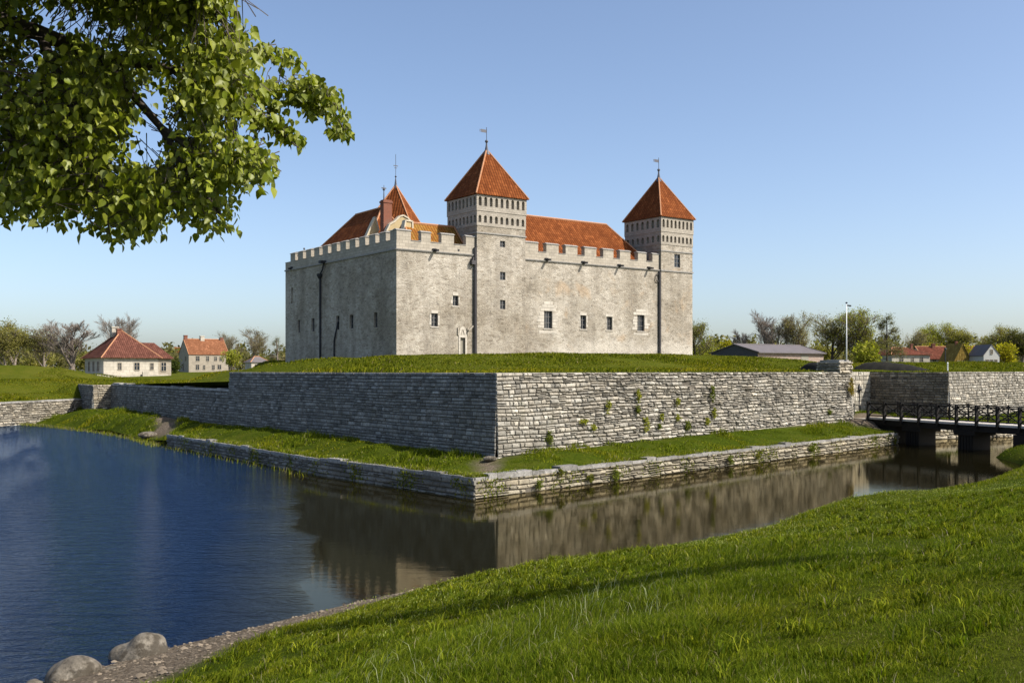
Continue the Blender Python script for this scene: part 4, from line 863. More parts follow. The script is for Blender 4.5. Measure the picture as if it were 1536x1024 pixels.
# ------------------------------------------------------------------ houses beyond the earthworks (all stand in the same grid as the castle)
TH = math.radians(35.0)
def win(par, x0, x1, z0, z1, side='f', y=0.0, surround=True, dark=True, off=.0):
    f = MB(); e = .09
    def bx(m, a, b, c, d, p, q):
        if side == 'f': m.box((a, y - q, c), (b, y - p, d))
        else: m.box((y - q, a, c), (y - p, b, d))
    bx(f, x0 - e, x0, z0 - e, z1 + e, 0, .06); bx(f, x1, x1 + e, z0 - e, z1 + e, 0, .06); bx(f, x0, x1, z1, z1 + e, 0, .06); bx(f, x0 - .05, x1 + .05, z0 - e, z0, 0, .1)
    mx = (x0 + x1) / 2; bx(f, mx - .04, mx + .04, z0, z1, .015, .045); bx(f, x0, x1, lerp(z0, z1, .6) - .03, lerp(z0, z1, .6) + .03, .016, .044)
    o = f.build('window', M['rubble'] if surround else M['frame'], par)
    g_ = MB(); bx(g_, x0, x1, z0, z1, .002, .012); g_.build('pane', M['glass'], o); return o
def house(label, corner, L, Wd, zb, ze, zr, kind, mats, wins=(), lwins=(), th=TH, chim=(), ov=.35, hip=None, name='house', cat='house', door=None, ridge_m=None, gable_m=None):
    h = empty(name, (corner[0], corner[1], 0), th, label=label, cat=cat); wm_, rm_ = mats
    b = MB(); b.box((0, 0, zb - 2), (L, Wd, ze), skip='t')
    if kind == 'gable_y':   # gables left and right
        b.face([(0, Wd, ze), (0, 0, ze), (0, Wd / 2, zr)]); b.face([(L, 0, ze), (L, Wd, ze), (L, Wd / 2, zr)])
    if kind == 'gable_x':
        b.face([(0, 0, ze), (L, 0, ze), (L / 2, 0, zr)]); b.face([(L, Wd, ze), (0, Wd, ze), (L / 2, Wd, zr)])
    b.build('wall', wm_, h)
    r = MB(); t = .14
    if kind == 'gable_y':
        k_ = ov * (zr - ze) / (Wd / 2); q = [(-ov * .5, -ov, ze - k_), (L + ov * .5, -ov, ze - k_), (L + ov * .5, Wd / 2, zr + .02), (-ov * .5, Wd / 2, zr + .02), (L + ov * .5, Wd + ov, ze - k_), (-ov * .5, Wd + ov, ze - k_)]
        q2 = [(x, y, z + t) for x, y, z in q]; r.mesh(q + q2, [(6, 7, 8, 9), (9, 8, 10, 11), (0, 1, 7, 6), (4, 5, 11, 10), (0, 6, 9, 3), (3, 9, 11, 5), (1, 2, 8, 7), (2, 4, 10, 8), (1, 0, 3, 2), (2, 3, 5, 4)])
        r.tube([q2[3], q2[2]], .12, 5, 1)
        for i, j in ((0, 3), (1, 2)): r.tube([q2[i], q2[j]], .10, 5, 1)
    elif kind == 'gable_x':
        k_ = ov * (zr - ze) / (L / 2); q = [(-ov, -ov * .5, ze - k_), (-ov, Wd, ze - k_), (L / 2, Wd, zr + .02), (L / 2, -ov * .5, zr + .02), (L + ov, Wd, ze - k_), (L + ov, -ov * .5, ze - k_)]
        q2 = [(x, y, z + t) for x, y, z in q]; r.mesh(q + q2, [(7, 6, 9, 8), (8, 9, 11, 10), (0, 6, 7, 1), (5, 4, 10, 11), (0, 3, 9, 6), (3, 5, 11, 9), (1, 7, 8, 2), (2, 8, 10, 4), (0, 1, 2, 3), (3, 2, 4, 5)])
    else:
        a, c = hip; r0, r1 = (a, Wd / 2, zr), (c, Wd / 2, zr); e = [(-ov, -ov, ze - .05), (L + ov, -ov, ze - .05), (L + ov, Wd + ov, ze - .05), (-ov, Wd + ov, ze - .05)]
        if abs(a - c) < .01: [r.face([e[i], e[(i + 1) % 4], r0]) for i in range(4)]
        else: r.face([e[0], e[1], r1, r0]); r.face([e[1], e[2], r1]); r.face([e[2], e[3], r0, r1]); r.face([e[3], e[0], r0]); r.tube([r0, r1], .12, 5, 1)
        r.face(e[::-1])
        for p, q in ((e[0], r0), (e[3], r0), (e[1], r1), (e[2], r1)): r.tube([p, q], .10, 5, 1)
    ro = r.build('roof', [rm_, ridge_m or M['ridge']], h)
    for x, y, w_, z0, z1 in chim:
        c_ = MB(); c_.box((x - w_ / 2, y - w_ / 2, z0), (x + w_ / 2, y + w_ / 2, z1 - .2)); c_.box((x - w_ / 2 - .08, y - w_ / 2 - .08, z1 - .2), (x + w_ / 2 + .08, y + w_ / 2 + .08, z1)); c_.build('chimney', M['brick'] if w_ < .95 else M['limewash'], ro)
    for w_ in wins: win(h, *w_)
    for w_ in lwins: win(h, *w_, side='l')
    if gable_m:
        g2 = MB(); g2.mesh([(-.02, 0.02, zb - 1), (-.02, Wd - .02, zb - 1), (-.02, Wd - .02, ze), (-.02, Wd / 2, zr - .03), (-.02, .02, ze)], [(0, 4, 3, 2, 1)]); g2.build('gable_shade_panel', gable_m, h)
    if door:
        d_ = MB(); x0, x1, z0, z1 = door; d_.box((x0, -.05, z0), (x1, -.0, z1)); d_.build('door', M['door'], h)
    return h
h = house('low pale house with a tall dark red hipped roof, left of the castle', (-67.4, 165), 9.0, 11.0, 3.2, 7.0, 11.75, 'hip', (M['limewash'], M['tile_old']), hip=(4.5, 4.5), ov=.55,
    wins=((2.35, 2.85, 5.0, 6.1), (5.0, 5.8, 4.95, 6.15), (7.65, 8.15, 5.0, 6.1)), lwins=((2.5, 3.6, 4.8, 6.3), (5.2, 6.2, 4.8, 6.3), (8, 8.8, 4.8, 6.3)), chim=((3.6, 6.4, 1.1, 10.6, 12.4), (3.9, 4.9, .7, 10.9, 12.0)), th=math.radians(38))
mb = MB(); mb.box((9.0, 1.2, 1.0), (11.6, 9.5, 6.9)); mb.build('annex_wall', M['rubble'], h)
mb = MB(); e = [(8.2, .7, 6.9), (12.0, .7, 6.9), (12.0, 10, 6.9), (8.2, 10, 6.9)]; r0, r1 = (6.5, 5.2, 9.7), (10.0, 5.2, 9.7)
mb.face([e[0], e[1], r1, r0]); mb.face([e[1], e[2], r1]); mb.face([e[2], e[3], r0, r1]); mb.build('annex_roof', [M['tile_old']], h)
win(h, 9.9, 10.7, 4.8, 6.2, y=1.2)
mb = MB(); mb.box((-1.2, -.75, 2.0), (10.4, -.004, 4.2)); mb.box((-2.5, .02, 2.2), (-.06, 9, 4.1)); mb.box((6, -1.2, 2), (6.9, -.76, 4.6)); mb.build('plinth', M['limewash'], h)
house('two storey stone house with an orange gabled roof and chimneys, left of the castle', (-90.5, 280), 11.3, 9.3, 4.2, 9.5, 13.7, 'gable_y', (M['rubble'], M['tile_faded']), chim=((.5, 4.65, .9, 12.6, 14.9), (5.2, 4.65, 1.1, 12.8, 14.8), (10.8, 4.65, .9, 12.8, 14.4)),
    wins=((2.0, 3.0, 7.6, 8.9), (4.9, 5.7, 7.6, 8.9), (7.2, 8.0, 7.7, 8.8), (8.7, 9.5, 7.7, 8.8), (2.0, 2.9, 5.2, 6.5), (4.0, 4.6, 5.2, 6.4), (6.6, 7.3, 5.2, 6.4), (8.2, 9.2, 5.3, 6.5)), lwins=((2.4, 3.3, 7.6, 8.8), (4.6, 5.4, 5.0, 6.8)), ov=.2, th=math.radians(35))
p = at(262, 552, 420); house('tiny far white house with a red roof between the two stone houses', (p.x, p.y), 7, 6, 3, 10.5, 14.5, 'gable_y', (M['white'], M['tile']), th=.3)
p = at(377, 552, 250); house('small pale house with a grey hipped roof beside the left edge of the castle', (p.x, p.y), 4.6, 4.4, 4, 7.0, 8.4, 'hip', (M['limewash'], M['slate']), hip=(1.6, 3.0), wins=((1.0, 1.5, 5.6, 6.4), (2.8, 3.3, 5.6, 6.4)))
h = house('long low barn with a grey sheet roof and a dark gable, right of the castle', (41.8, 170), 17.4, 10.6, 4.5, 7.95, 9.3, 'gable_y', (M['redwall'], M['slate']), name='barn', cat='barn', ov=.5, door=(11.2, 13.2, 5.0, 7.6), ridge_m=M['slate'], gable_m=M['gable_shade'])
p = at(1338, 545, 210); house('pale house with a red hipped roof behind the rampart on the right', (p.x, p.y), 8.6, 8, 5, 8.2, 9.75, 'hip', (M['limewash'], M['tile_dark']), hip=(2.2, 5.6), wins=((1.8, 2.5, 6.7, 7.7), (4.4, 4.9, 6.7, 7.6), (6.4, 7.0, 6.7, 7.6)), th=.15, chim=((7.3, 5, .45, 8.6, 10.6),))
p = at(1386, 545, 226); house('long house with a low red tiled roof behind the trees on the right', (p.x, p.y), 13.5, 8, 5, 7.6, 10.2, 'gable_y', (M['rubble'], M['tile_dark']), th=.06, wins=((2, 2.8, 6.4, 7.3), (5, 5.8, 6.4, 7.3)), chim=((4, 3.8, .7, 9.4, 11.0),))
p = at(1432, 545, 205); house('small house with a steep mossy yellow gable on the right', (p.x, p.y), 3.5, 6, 5, 7.0, 10.3, 'gable_x', (M['moss_roof'], M['moss_roof']), th=.1, wins=((.6, 1.1, 5.9, 6.8), (1.6, 2.1, 5.9, 6.8), (2.5, 3.0, 5.9, 6.8)), chim=((1.75, 2.5, .4, 9.6, 10.9),))
p = at(1445, 545, 222); house('red roofed house wing between the yellow gable and the white gable', (p.x, p.y), 8.5, 7, 5, 8.0, 10.2, 'gable_y', (M['rubble'], M['tile_dark']), th=.06)
p = at(1475.5, 545, 200); house('white house with a pointed gable at the far right', (p.x, p.y), 3.3, 6, 5, 7.9, 9.95, 'gable_x', (M['offwhite'], M['slate']), th=.08, wins=((.5, 1.0, 6.0, 7.0), (1.4, 1.9, 6.0, 7.0), (2.3, 2.8, 6.0, 7.0), (1.45, 1.85, 8.2, 9.0)), ov=.15)

# ------------------------------------------------------------------ trees
def grow(seed, H, R_, style, levels=4, spread=.75, up=.35, stems=1, twig=.035, trunk_r=.30):
    r = random.Random(seed); wood = MB(); tw = MB(); tips = []
    def branch(p, d, L, rad, lev):
        n = 3 if lev < 3 else 2; pts = [p]; q = p.copy(); dd = d.copy()
        for i in range(n):
            dd = (dd + Vector((r.uniform(-1, 1), r.uniform(-1, 1), r.uniform(-.6, .9))) * (.10 if lev else .04) + Vector((0, 0, .07 * up))).normalized()
            q = q + dd * (L / n); pts.append(q.copy())
        end = rad * (.5 if lev else .42)
        rs = [lerp(rad, end, i / n) for i in range(n + 1)]
        (wood if lev < 3 else tw).tube(pts, rs, 6 if lev == 0 else (4 if lev == 1 else 3), cap=False)
        if lev >= levels - 1: tips.append((pts[-1], dd, lev))
        if lev >= levels: return
        k = {0: 10 if stems == 1 else 7, 1: 6, 2: 7, 3: 6}[min(lev, 3)]
        if style == 'conifer': k = {0: 26, 1: 6, 2: 4, 3: 3}[min(lev, 3)]
        for i in range(k):
            t = (i + r.uniform(.3, 1.0)) / k; t = lerp(.28 if lev == 0 else .2, 1.0, t); f = t * n; j = min(int(f), n - 1); b = pts[j].lerp(pts[j + 1], f - j)
            a = r.uniform(0, 6.283); base = (pts[j + 1] - pts[j]).normalized(); s1 = base.cross(Vector((.3, .4, .86)));
            if s1.length < .05: s1 = base.cross(Vector((1, 0, 0)))
            s1.normalize(); s2 = base.cross(s1); sp = spread * r.uniform(.6, 1.25)
            if style == 'conifer' and lev == 0: nd = (s1 * math.cos(a) + s2 * math.sin(a)) * 1.0 + base * .12
            else: nd = base * math.cos(sp) + (s1 * math.cos(a) + s2 * math.sin(a)) * math.sin(sp) + Vector((0, 0, up * (.5 if lev else .9)))
            nd.normalize()
            if style == 'conifer' and lev == 0: ln = R_ * (1.12 - t) * r.uniform(.8, 1.1)
            else: ln = (max(R_, H * .36) * (1.1 - .45 * t) if lev == 0 else L * (.66 - .2 * t)) * r.uniform(.75, 1.2)
            branch(b, nd, ln, max(twig, lerp(rad, end, t) * (.55 if lev else .5)) if lev + 1 < 3 else twig * (1.0 if lev + 1 == 3 else .7), lev + 1)
    for s in range(stems):
        a = r.uniform(0, 6.28); d = Vector((math.cos(a) * .22 * (stems > 1), math.sin(a) * .22 * (stems > 1), 1)).normalized()
        branch(Vector((math.cos(a) * .4 * (stems > 1), math.sin(a) * .4 * (stems > 1), -.8)), d, (H * (.98 if style == 'conifer' else .74)) * r.uniform(.92, 1.05), trunk_r, 0)
    return wood, tw, tips
def leaf_cloud(cent, n_per, size, spread, cols, seed):
    g_ = np.random.default_rng(seed); cent = np.array(cent); P = np.repeat(cent, n_per, 0) + g_.normal(0, spread, (len(cent) * n_per, 3)); n = len(P)
    a = g_.normal(0, 1, (n, 3)); a /= np.linalg.norm(a, axis=1)[:, None]; b = np.cross(a, g_.normal(0, 1, (n, 3))); b /= np.linalg.norm(b, axis=1)[:, None]; s = size * g_.uniform(.5, 1.3, (n, 1))
    V = np.stack([P - a * s, P + b * s * .6, P + a * s, P - b * s * .6], 1).reshape(-1, 3); T = (np.array([[0, 1, 2], [0, 2, 3]])[None] + (np.arange(n) * 4)[:, None, None]).reshape(-1, 3)
    t = g_.random((n, 1)); tc = np.repeat(g_.normal(0, .18, (len(cent), 1)), n_per, 0); c = np.array(cols[0]) * (1 - t) + np.array(cols[1]) * t; c = np.clip(c * (1 + tc), 0, 1); return V, T, np.repeat(c, 4, 0)
SPR = ((.18, .20, .03), (.32, .30, .05)); OLV = ((.17, .165, .05), (.29, .255, .08)); YEL = ((.22, .21, .02), (.36, .30, .03)); BRN = ((.19, .165, .09), (.29, .245, .13)); CON = ((.10, .11, .05), (.19, .17, .07))
def tree(px, py, hw, Y, style, label, seed, cols=None, nleaf=3, size=.22, stems=1, base_py=548, bark='bark_far', group='trees beyond the ramparts', spread=.52, up=.36, name='tree', levels=4, twig=.02, trunk_r=None):
    gz = float(isl_z(np.array([[(px - CX) / F * Y, Y]]))[0]); top = EYE - (py - HY) / F * Y; H = top - gz; Rr = hw / F * Y
    t = empty(name, ((px - CX) / F * Y, Y, gz - .1), label=label, cat='tree', group=group)
    wood, tw, tips = grow(seed, H, Rr * .66, style, levels, spread, up, stems, twig, trunk_r or max(.12, H * .018))
    av = np.array([v for v in wood.v + tw.v]); sx_ = Rr / max(.1, np.percentile(np.hypot(av[:, 0], av[:, 1]), 93)); sz_ = H / np.percentile(av[:, 2], 99.7)
    for m in (wood, tw): m.v = [(x * sx_, y * sx_, z * sz_) for x, y, z in m.v]
    wood.build('trunk', M[bark], t, smooth=True); c = [(p.x * sx_, p.y * sx_, p.z * sz_) for p, d, l in tips]
    if cols:
        V, T, cc = leaf_cloud(c, nleaf, size * .55, size * 2.1, cols, seed); n0 = len(V); vt = np.array(tw.v); tf = []
        for f in tw.f: tf += [(f[0], f[i], f[i + 1]) for i in range(1, len(f) - 1)]
        Vv = np.vstack([V, vt]); Tt = np.vstack([T, np.array(tf) + n0]); cv = np.vstack([cc, np.tile([[.26, .215, .17]], (len(vt), 1))]); link('crown', tri_mesh('crown', Vv, Tt, cv, False), M['farleaf'], t)
    else: tw.build('crown', M[bark], t)
    return t
def shrub(px, py, hw, Y, label, seed, cols, n=260, size=.3, name='bush', cat='bush', group='bushes beyond the ramparts'):
    g_ = np.random.default_rng(seed); gz = float(isl_z(np.array([[(px - CX) / F * Y, Y]]))[0]); H = EYE - (py - HY) / F * Y - gz; Rr = hw / F * Y; cent = []
    lob = [(g_.uniform(-.7, .7), g_.uniform(-.7, .7), g_.uniform(.35, .8), g_.uniform(.25, .5)) for _ in range(9)]
    for i in range(n):
        a = lob[i % 9]; d = g_.normal(0, 1, 3); d /= np.linalg.norm(d); q = g_.uniform(.5, 1) ** .6 * a[3]; cent.append(((a[0] * .75 + d[0] * q) * Rr, (a[1] * .75 + d[1] * q) * Rr, max(.02, (a[2] + d[2] * q * .7)) * H / 1.15))
    t = empty(name, ((px - CX) / F * Y, Y, gz), label=label, cat=cat, group=group)
    V, T, c = leaf_cloud(cent, 6, size, size * 1.1, cols, seed); link('crown', tri_mesh('crown', V, T, c, False), M['farleaf'], t)
    mb = MB(); r_ = random.Random(seed)
    for i in range(7): a = r_.uniform(0, 6.28); q = r_.uniform(.2, .7) * Rr; mb.tube([(0, 0, -.2), (math.cos(a) * q * .5, math.sin(a) * q * .5, H * .35), (math.cos(a) * q, math.sin(a) * q, H * r_.uniform(.5, .85))], [.09, .06, .025], 4)
    mb.build('trunk', M['bark_far'], t); return t
# left of the castle
tree(18, 484, 44, 185, 'round', 'broad tree with thin olive leaves at the far left', 11, OLV, 4, .24, 2)
tree(66, 490, 25, 190, 'round', 'half bare tree second from the left', 12, OLV, 1, .2)
tree(107, 480, 36, 175, 'round', 'large bare spreading tree just left of the red hipped roof', 13, None, trunk_r=.26)
tree(172, 473, 25, 205, 'round', 'bare tree standing behind the red hipped roof, left stem', 14, None, spread=.6)
tree(192, 471, 20, 208, 'round', 'bare tree standing behind the red hipped roof, right stem', 15, None, spread=.6)
tree(345, 499, 16, 330, 'round', 'small bare tree just right of the two storey stone house', 16, BRN, 1, .2)
tree(379, 493, 22, 300, 'round', 'bare rounded tree between the stone house and the castle', 17, BRN, 1, .22)
tree(417, 507, 14, 260, 'conifer', 'thin conifer against the left edge of the castle', 18, CON, 1, .16)
shrub(350, 519, 17, 262, 'bright green bushy tree right of the stone house', 19, SPR, 220, .28)
shrub(130, 520, 22, 215, 'brownish bush behind the bare tree on the left', 20, OLV, 200, .3)
shrub(255, 537, 17, 240, 'low dark green bush between the two houses', 21, ((.04, .06, .015), (.08, .09, .02)), 160, .3)
shrub(60, 522, 34, 220, 'wide olive bush low behind the left mound', 22, OLV, 260, .32)
shrub(430, 526, 14, 215, 'brownish bush touching the castle edge on the left', 23, BRN, 150, .3)
# right of the castle
tree(1043, 481, 20, 165, 'round', 'tree with pale young leaves at the right edge of the castle tower', 31, ((.16, .17, .06), (.24, .22, .08)), 2, .17, bark='bark_dark')
shrub(1060, 504, 26, 190, 'yellow green bush right beside the castle tower', 32, SPR, 260, .3)
shrub(1090, 506, 18, 200, 'bright yellow bush left of the small bare tree', 33, YEL, 220, .3)
tree(1110, 494, 16, 215, 'round', 'small bare tree above the barn roof', 34, None, up=.25)
tree(1163, 466, 34, 212, 'round', 'large fan shaped bare tree behind the barn, left of a pair', 35, None, stems=3, up=.5, spread=.6, trunk_r=.2)
tree(1188, 470, 30, 205, 'round', 'bare tree flushing olive behind the barn, right of a pair', 36, BRN, 2, .2, stems=2)
shrub(1205, 505, 26, 225, 'olive bush above the right end of the barn roof', 37, OLV, 260, .3)
tree(1247, 472, 32, 190, 'round', 'dark trunked tree with thin leaves left of the flagpole', 38, OLV, 2, .2, bark='bark_dark', stems=1)
tree(1288, 465, 36, 185, 'round', 'tallest dark trunked tree right of the flagpole', 39, SPR, 2, .22, bark='bark_dark')
shrub(1300, 505, 30, 178, 'green bush under the tall tree right of the flagpole', 40, SPR, 300, .28)
shrub(1232, 512, 20, 200, 'olive bush left of the flagpole at the foot of the tree', 41, OLV, 200, .28)
tree(1331, 474, 24, 180, 'conifer', 'larch with straight dark trunk between the flagpole and the red roofs', 42, CON, 2, .17, bark='bark_dark', trunk_r=.11)
tree(1376, 497, 22, 255, 'round', 'grey half bare tree behind the pale house', 43, BRN, 2, .22)
tree(1408, 487, 30, 262, 'round', 'broad tree in yellow leaf behind the long red roof', 44, SPR, 4, .26)
tree(1446, 492, 26, 258, 'round', 'olive tree behind the yellow gable', 45, OLV, 4, .26)
shrub(1396, 508, 17, 250, 'golden yellow bush above the long red roof', 46, YEL, 220, .3)
shrub(1452, 512, 14, 214, 'yellow bush between the yellow and the white gables', 47, YEL, 160, .26)
tree(1500, 491, 24, 255, 'round', 'tree with upright forked crown behind the white gable', 48, OLV, 3, .24)
shrub(1505, 512, 22, 212, 'yellow green willow bush right of the white gable', 49, YEL, 260, .3)
tree(1533, 498, 22, 225, 'round', 'dark olive tree cut by the right edge of the photo', 50, ((.05, .06, .02), (.1, .09, .03)), 4, .26)
shrub(1420, 516, 26, 270, 'olive bush filling the gap behind the red roofs', 51, OLV, 260, .34)
shrub(1480, 514, 22, 262, 'olive bush behind the white gable', 52, OLV, 220, .34)
# far woods: one mass
g_ = np.random.default_rng(60); cent = []
for px0, px1, h0, h1 in ((-140, 140, 5, 10), (225, 450, 4, 9), (1030, 1700, 6, 11)):
    for i in range(int((px1 - px0) * 4.2)):
        Y = g_.uniform(330, 400); px = g_.uniform(px0, px1); hh = lerp(h0, h1, .5 + .5 * math.sin(px * .13 + math.sin(px * .05) * 2)); cent.append(((px - CX) / F * Y, Y, 4.8 + hh * g_.random() ** .6))
V, T, c = leaf_cloud(cent, 7, .75, 1.1, ((.10, .10, .045), (.18, .155, .06)), 61)
o = link('woods', tri_mesh('woods', V, T, c, False), M['farleaf']); tag(o, 'far low belt of budding woods behind the houses', 'woods', None, 'stuff')

# ------------------------------------------------------------------ weeds rooted in the joints of the walls
def weed(p, wd, ht, n_out, label, seed, cols=SPR):
    wd *= .72; ht *= .78
    g_ = np.random.default_rng(seed); k_ = int(14 + 60 * wd * ht * 2.2); cent = []
    for i in range(k_):
        rr_ = g_.random() ** .6 * .52; aa_ = g_.uniform(0, 6.283); u = rr_ * math.cos(aa_) * wd * (1 + .3 * math.sin(aa_ * 3 + seed)); v = rr_ * math.sin(aa_) * ht; o_ = .05 + g_.random() * .16 * (1 - rr_); cent.append((.678 * u + n_out[0] * o_, .735 * u + n_out[1] * o_, v))
    V, T, c = leaf_cloud(cent, 6, .05, .035, cols, seed); o = link('wall_weed', tri_mesh('wall_weed', V, T, c, False), M['farleaf'], None, p); tag(o, label, 'plant', 'weeds rooted in the walls')
def on_line(px, py, a, b, out=.12):
    q = (px - CX) / F; vx, vy = b[0] - a[0], b[1] - a[1]; t = (q * a[1] - a[0]) / (vx - q * vy); Y = a[1] + vy * t; n_ = (.735, -.678)
    p = at(px, py, Y); return (p.x + n_[0] * out, p.y + n_[1] * out, p.z)
nw = (.735, -.678); GRN = ((.09, .12, .02), (.17, .18, .035))
for i, (px, py, wd, ht, lb) in enumerate(((820, 655, .5, .75, 'bushy weed low on the bastion wall, nearest the sharp corner'), (907, 610, .4, .75, 'upright weed halfway up the bastion wall, alone left of the tall trailing one'), (953, 594, .35, .95, 'tall trailing weed near the top of the bastion wall, upper half of a pair'), (952, 614, .35, .6, 'trailing weed under the tall one in the middle of the bastion wall'),
    (965, 636, .5, .85, 'bushy weed low on the wall, below the tall trailing pair'), (1011, 602, .3, .45, 'small round weed alone on the upper middle of the bastion wall'), (1064, 590, .45, 1.1, 'tall weed high on the right part of the bastion wall'), (1066, 619, .4, .7, 'weed directly below the tall weed on the right part of the wall'), (1056, 632, .5, .5, 'spreading weed low on the wall under two others on the right part'),
    (1027, 638, .6, .7, 'broad weed at the foot of the bastion wall, right of its middle'), (885, 641, .5, .3, 'flat tuft of weed low on the wall between two bushier ones'), (988, 625, .35, .4, 'small dark weed right of the bushy one at mid wall'), (984, 639, .3, .3, 'tiny weed just above the berm grass at mid wall'), (1012, 626, .35, .35, 'little pale weed between the round one and the berm'), (870, 632, .7, .25, 'thin creeping weed on a ledge of the wall left of the middle'), (1240, 618, .5, .5, 'brownish weed low on the wall near the rough stone block'))):
    weed(on_line(px, py, A, B), wd, ht, nw, lb, 80 + i, SPR if i % 3 else GRN)
weed(on_line(1271, 580, A, B, .2), .9, 1.5, nw, 'rusty yellow creeper below the rough stone block beside the flagpole', 99, ((.16, .12, .03), (.26, .20, .04)))
for i, (px, py, wd, ht, lb) in enumerate(((803, 727, .35, .45, 'dark tuft in the quay wall right of its corner'), (836, 708, .3, .35, 'green tuft on the rim of the quay nearest the bastion corner'), (918, 712, .55, .6, 'largest dark bush hanging on the quay wall'), (880, 716, .5, .35, 'spreading pale weed left of the largest bush on the quay'), (1090, 690, .6, .55, 'dark bush on the quay below the tall wall weeds'), (1131, 682, .4, .5, 'upright tuft on the right half of the quay'), (1215, 672, 1.2, .3, 'long yellow tuft at the waterline on the right part of the quay'), (1338, 660, .4, .5, 'tuft at the right end of the quay near the bridge'))):
    weed(on_line(px, py, Q, QR, .12), wd, ht, nw, lb, 120 + i, ((.08, .10, .02), (.19, .17, .03)) if i % 2 else GRN)

# ------------------------------------------------------------------ the lime tree whose branches hang into the picture
LT = (-9.0, 6.2); gz = float(near_z(np.array([LT]))[0]); lime = empty('lime_tree', (LT[0], LT[1], gz), label='leafy lime tree whose sunlit branches hang into the top left of the photo', cat='tree')
def loc(px, py, Y): p = at(px, py, Y); return Vector((p.x - LT[0], p.y - LT[1], p.z - gz))
mb = MB(); mb.tube([(0, 0, -.4), (.02, .05, .6), (.1, .1, 2.2), (.25, .15, 4.2), (.5, .2, 6.5), (.9, .2, 9)], [.42, .33, .28, .24, .18, .1], 10)
limbs = [([Vector((.25, .15, 4.0)), Vector((1.3, .25, 5.1)), Vector((2.6, .7, 5.5)), Vector((3.6, .6, 5.55)), loc(-60, 10, 7.2), loc(60, 50, 7.3), loc(150, 85, 7.4), loc(260, 105, 7.3), loc(330, 112, 7.2), loc(384, 130, 7.1), loc(445, 130, 7.0), loc(490, 142, 6.95), loc(516, 196, 6.9)], [.13, .115, .10, .09, .075, .06, .045, .035, .024, .018, .012, .008, .004]),
    ([Vector((.2, .1, 3.2)), Vector((1.1, .8, 4.1)), Vector((2.2, 1.2, 4.3)), loc(-80, 180, 7.9), loc(40, 220, 8), loc(130, 280, 7.8), loc(210, 345, 7.6)], [.09, .07, .055, .04, .03, .02, .008]),
    ([Vector((.5, .2, 6.0)), Vector((2.2, .3, 6.8)), loc(0, -90, 6.6), loc(160, -40, 6.6), loc(300, 0, 6.5), loc(344, 14, 6.5)], [.10, .07, .05, .04, .02, .006])]
limbs += [([loc(260, 105, 7.3), loc(330, 150, 7.0), loc(380, 180, 6.8), loc(416, 195, 6.75), loc(448, 222, 6.7)], [.03, .02, .014, .01, .004]), ([loc(330, 112, 7.2), loc(366, 86, 7.2), loc(396, 78, 7.2), loc(444, 95, 7.2)], [.02, .014, .01, .004]), ([loc(150, 85, 7.4), loc(240, 190, 6.9), loc(320, 250, 6.6), loc(416, 259, 6.5)], [.04, .025, .015, .004]), ([loc(240, 190, 6.9), loc(290, 270, 6.6), loc(330, 320, 6.5), loc(342, 350, 6.5)], [.025, .018, .01, .004]), ([loc(60, 50, 7.3), loc(110, 170, 6.8), loc(150, 270, 6.6), loc(165, 350, 6.5)], [.04, .03, .018, .005]), ([loc(-60, 10, 7.2), loc(0, 150, 7.4), loc(30, 260, 7.2), loc(45, 300, 7.1)], [.03, .02, .012, .004])]
for p_, r_ in limbs: mb.tube(p_, r_, 7)
mb.build('trunk', M['bark'], lime, smooth=True)
POLY = [(-90, -70), (330, -70), (345, -10), (346, 16), (325, 30), (352, 45), (368, 62), (366, 88), (366, 116), (376, 140), (374, 166), (366, 184), (378, 222), (392, 238), (402, 252), (382, 264), (360, 274), (336, 264), (318, 286), (322, 312), (335, 340), (326, 346), (308, 336), (282, 332), (258, 314), (228, 352), (200, 358), (168, 348), (152, 320), (137, 338), (126, 308), (104, 308), (76, 330), (48, 322), (36, 304), (18, 314), (-90, 308)]
g_ = np.random.default_rng(77); cl = []; sprays = []; r_t = random.Random(4)
while len(cl) < 3100:
    q = np.column_stack([g_.uniform(-90, 415, 4000), g_.uniform(-70, 366, 4000)]); q = q[inpoly(q, POLY)]
    dn = bumps(q, .022, 91) * .8 + bumps(q, .06, 92) * .6; q = q[dn > g_.uniform(-.8, .45, len(q))]
    for x, y in q[:200]:
        edge = min(1, (400 - x) / 260); cl.append(loc(x, y - 6, g_.uniform(6.2, 6.6 + 3.0 * max(0.08, edge))))
def spray(pts, w_, n, Y):
    for i in range(n):
        t = g_.random() * (len(pts) - 1); j = min(int(t), len(pts) - 2); x = lerp(pts[j][0], pts[j + 1][0], t - j) + g_.normal(0, w_); y = lerp(pts[j][1], pts[j + 1][1], t - j) + g_.normal(0, w_ * .8); sprays.append(loc(x, y - 5, Y + g_.normal(0, .12)))
spray([(290, 0), (325, 6), (342, 14)], 9, 26, 6.5); spray([(364, 85), (393, 76), (425, 86), (442, 96)], 5, 20, 7.2); spray([(384, 132), (440, 134), (468, 128), (486, 140), (500, 162), (506, 186), (512, 200)], 7, 52, 6.95); spray([(440, 140), (462, 156), (482, 160)], 8, 26, 6.95); spray([(371, 172), (416, 190), (446, 216)], 6, 26, 6.75); spray([(380, 235), (408, 258)], 5, 10, 6.5); spray([(400, 150), (420, 172)], 5, 7, 6.8)
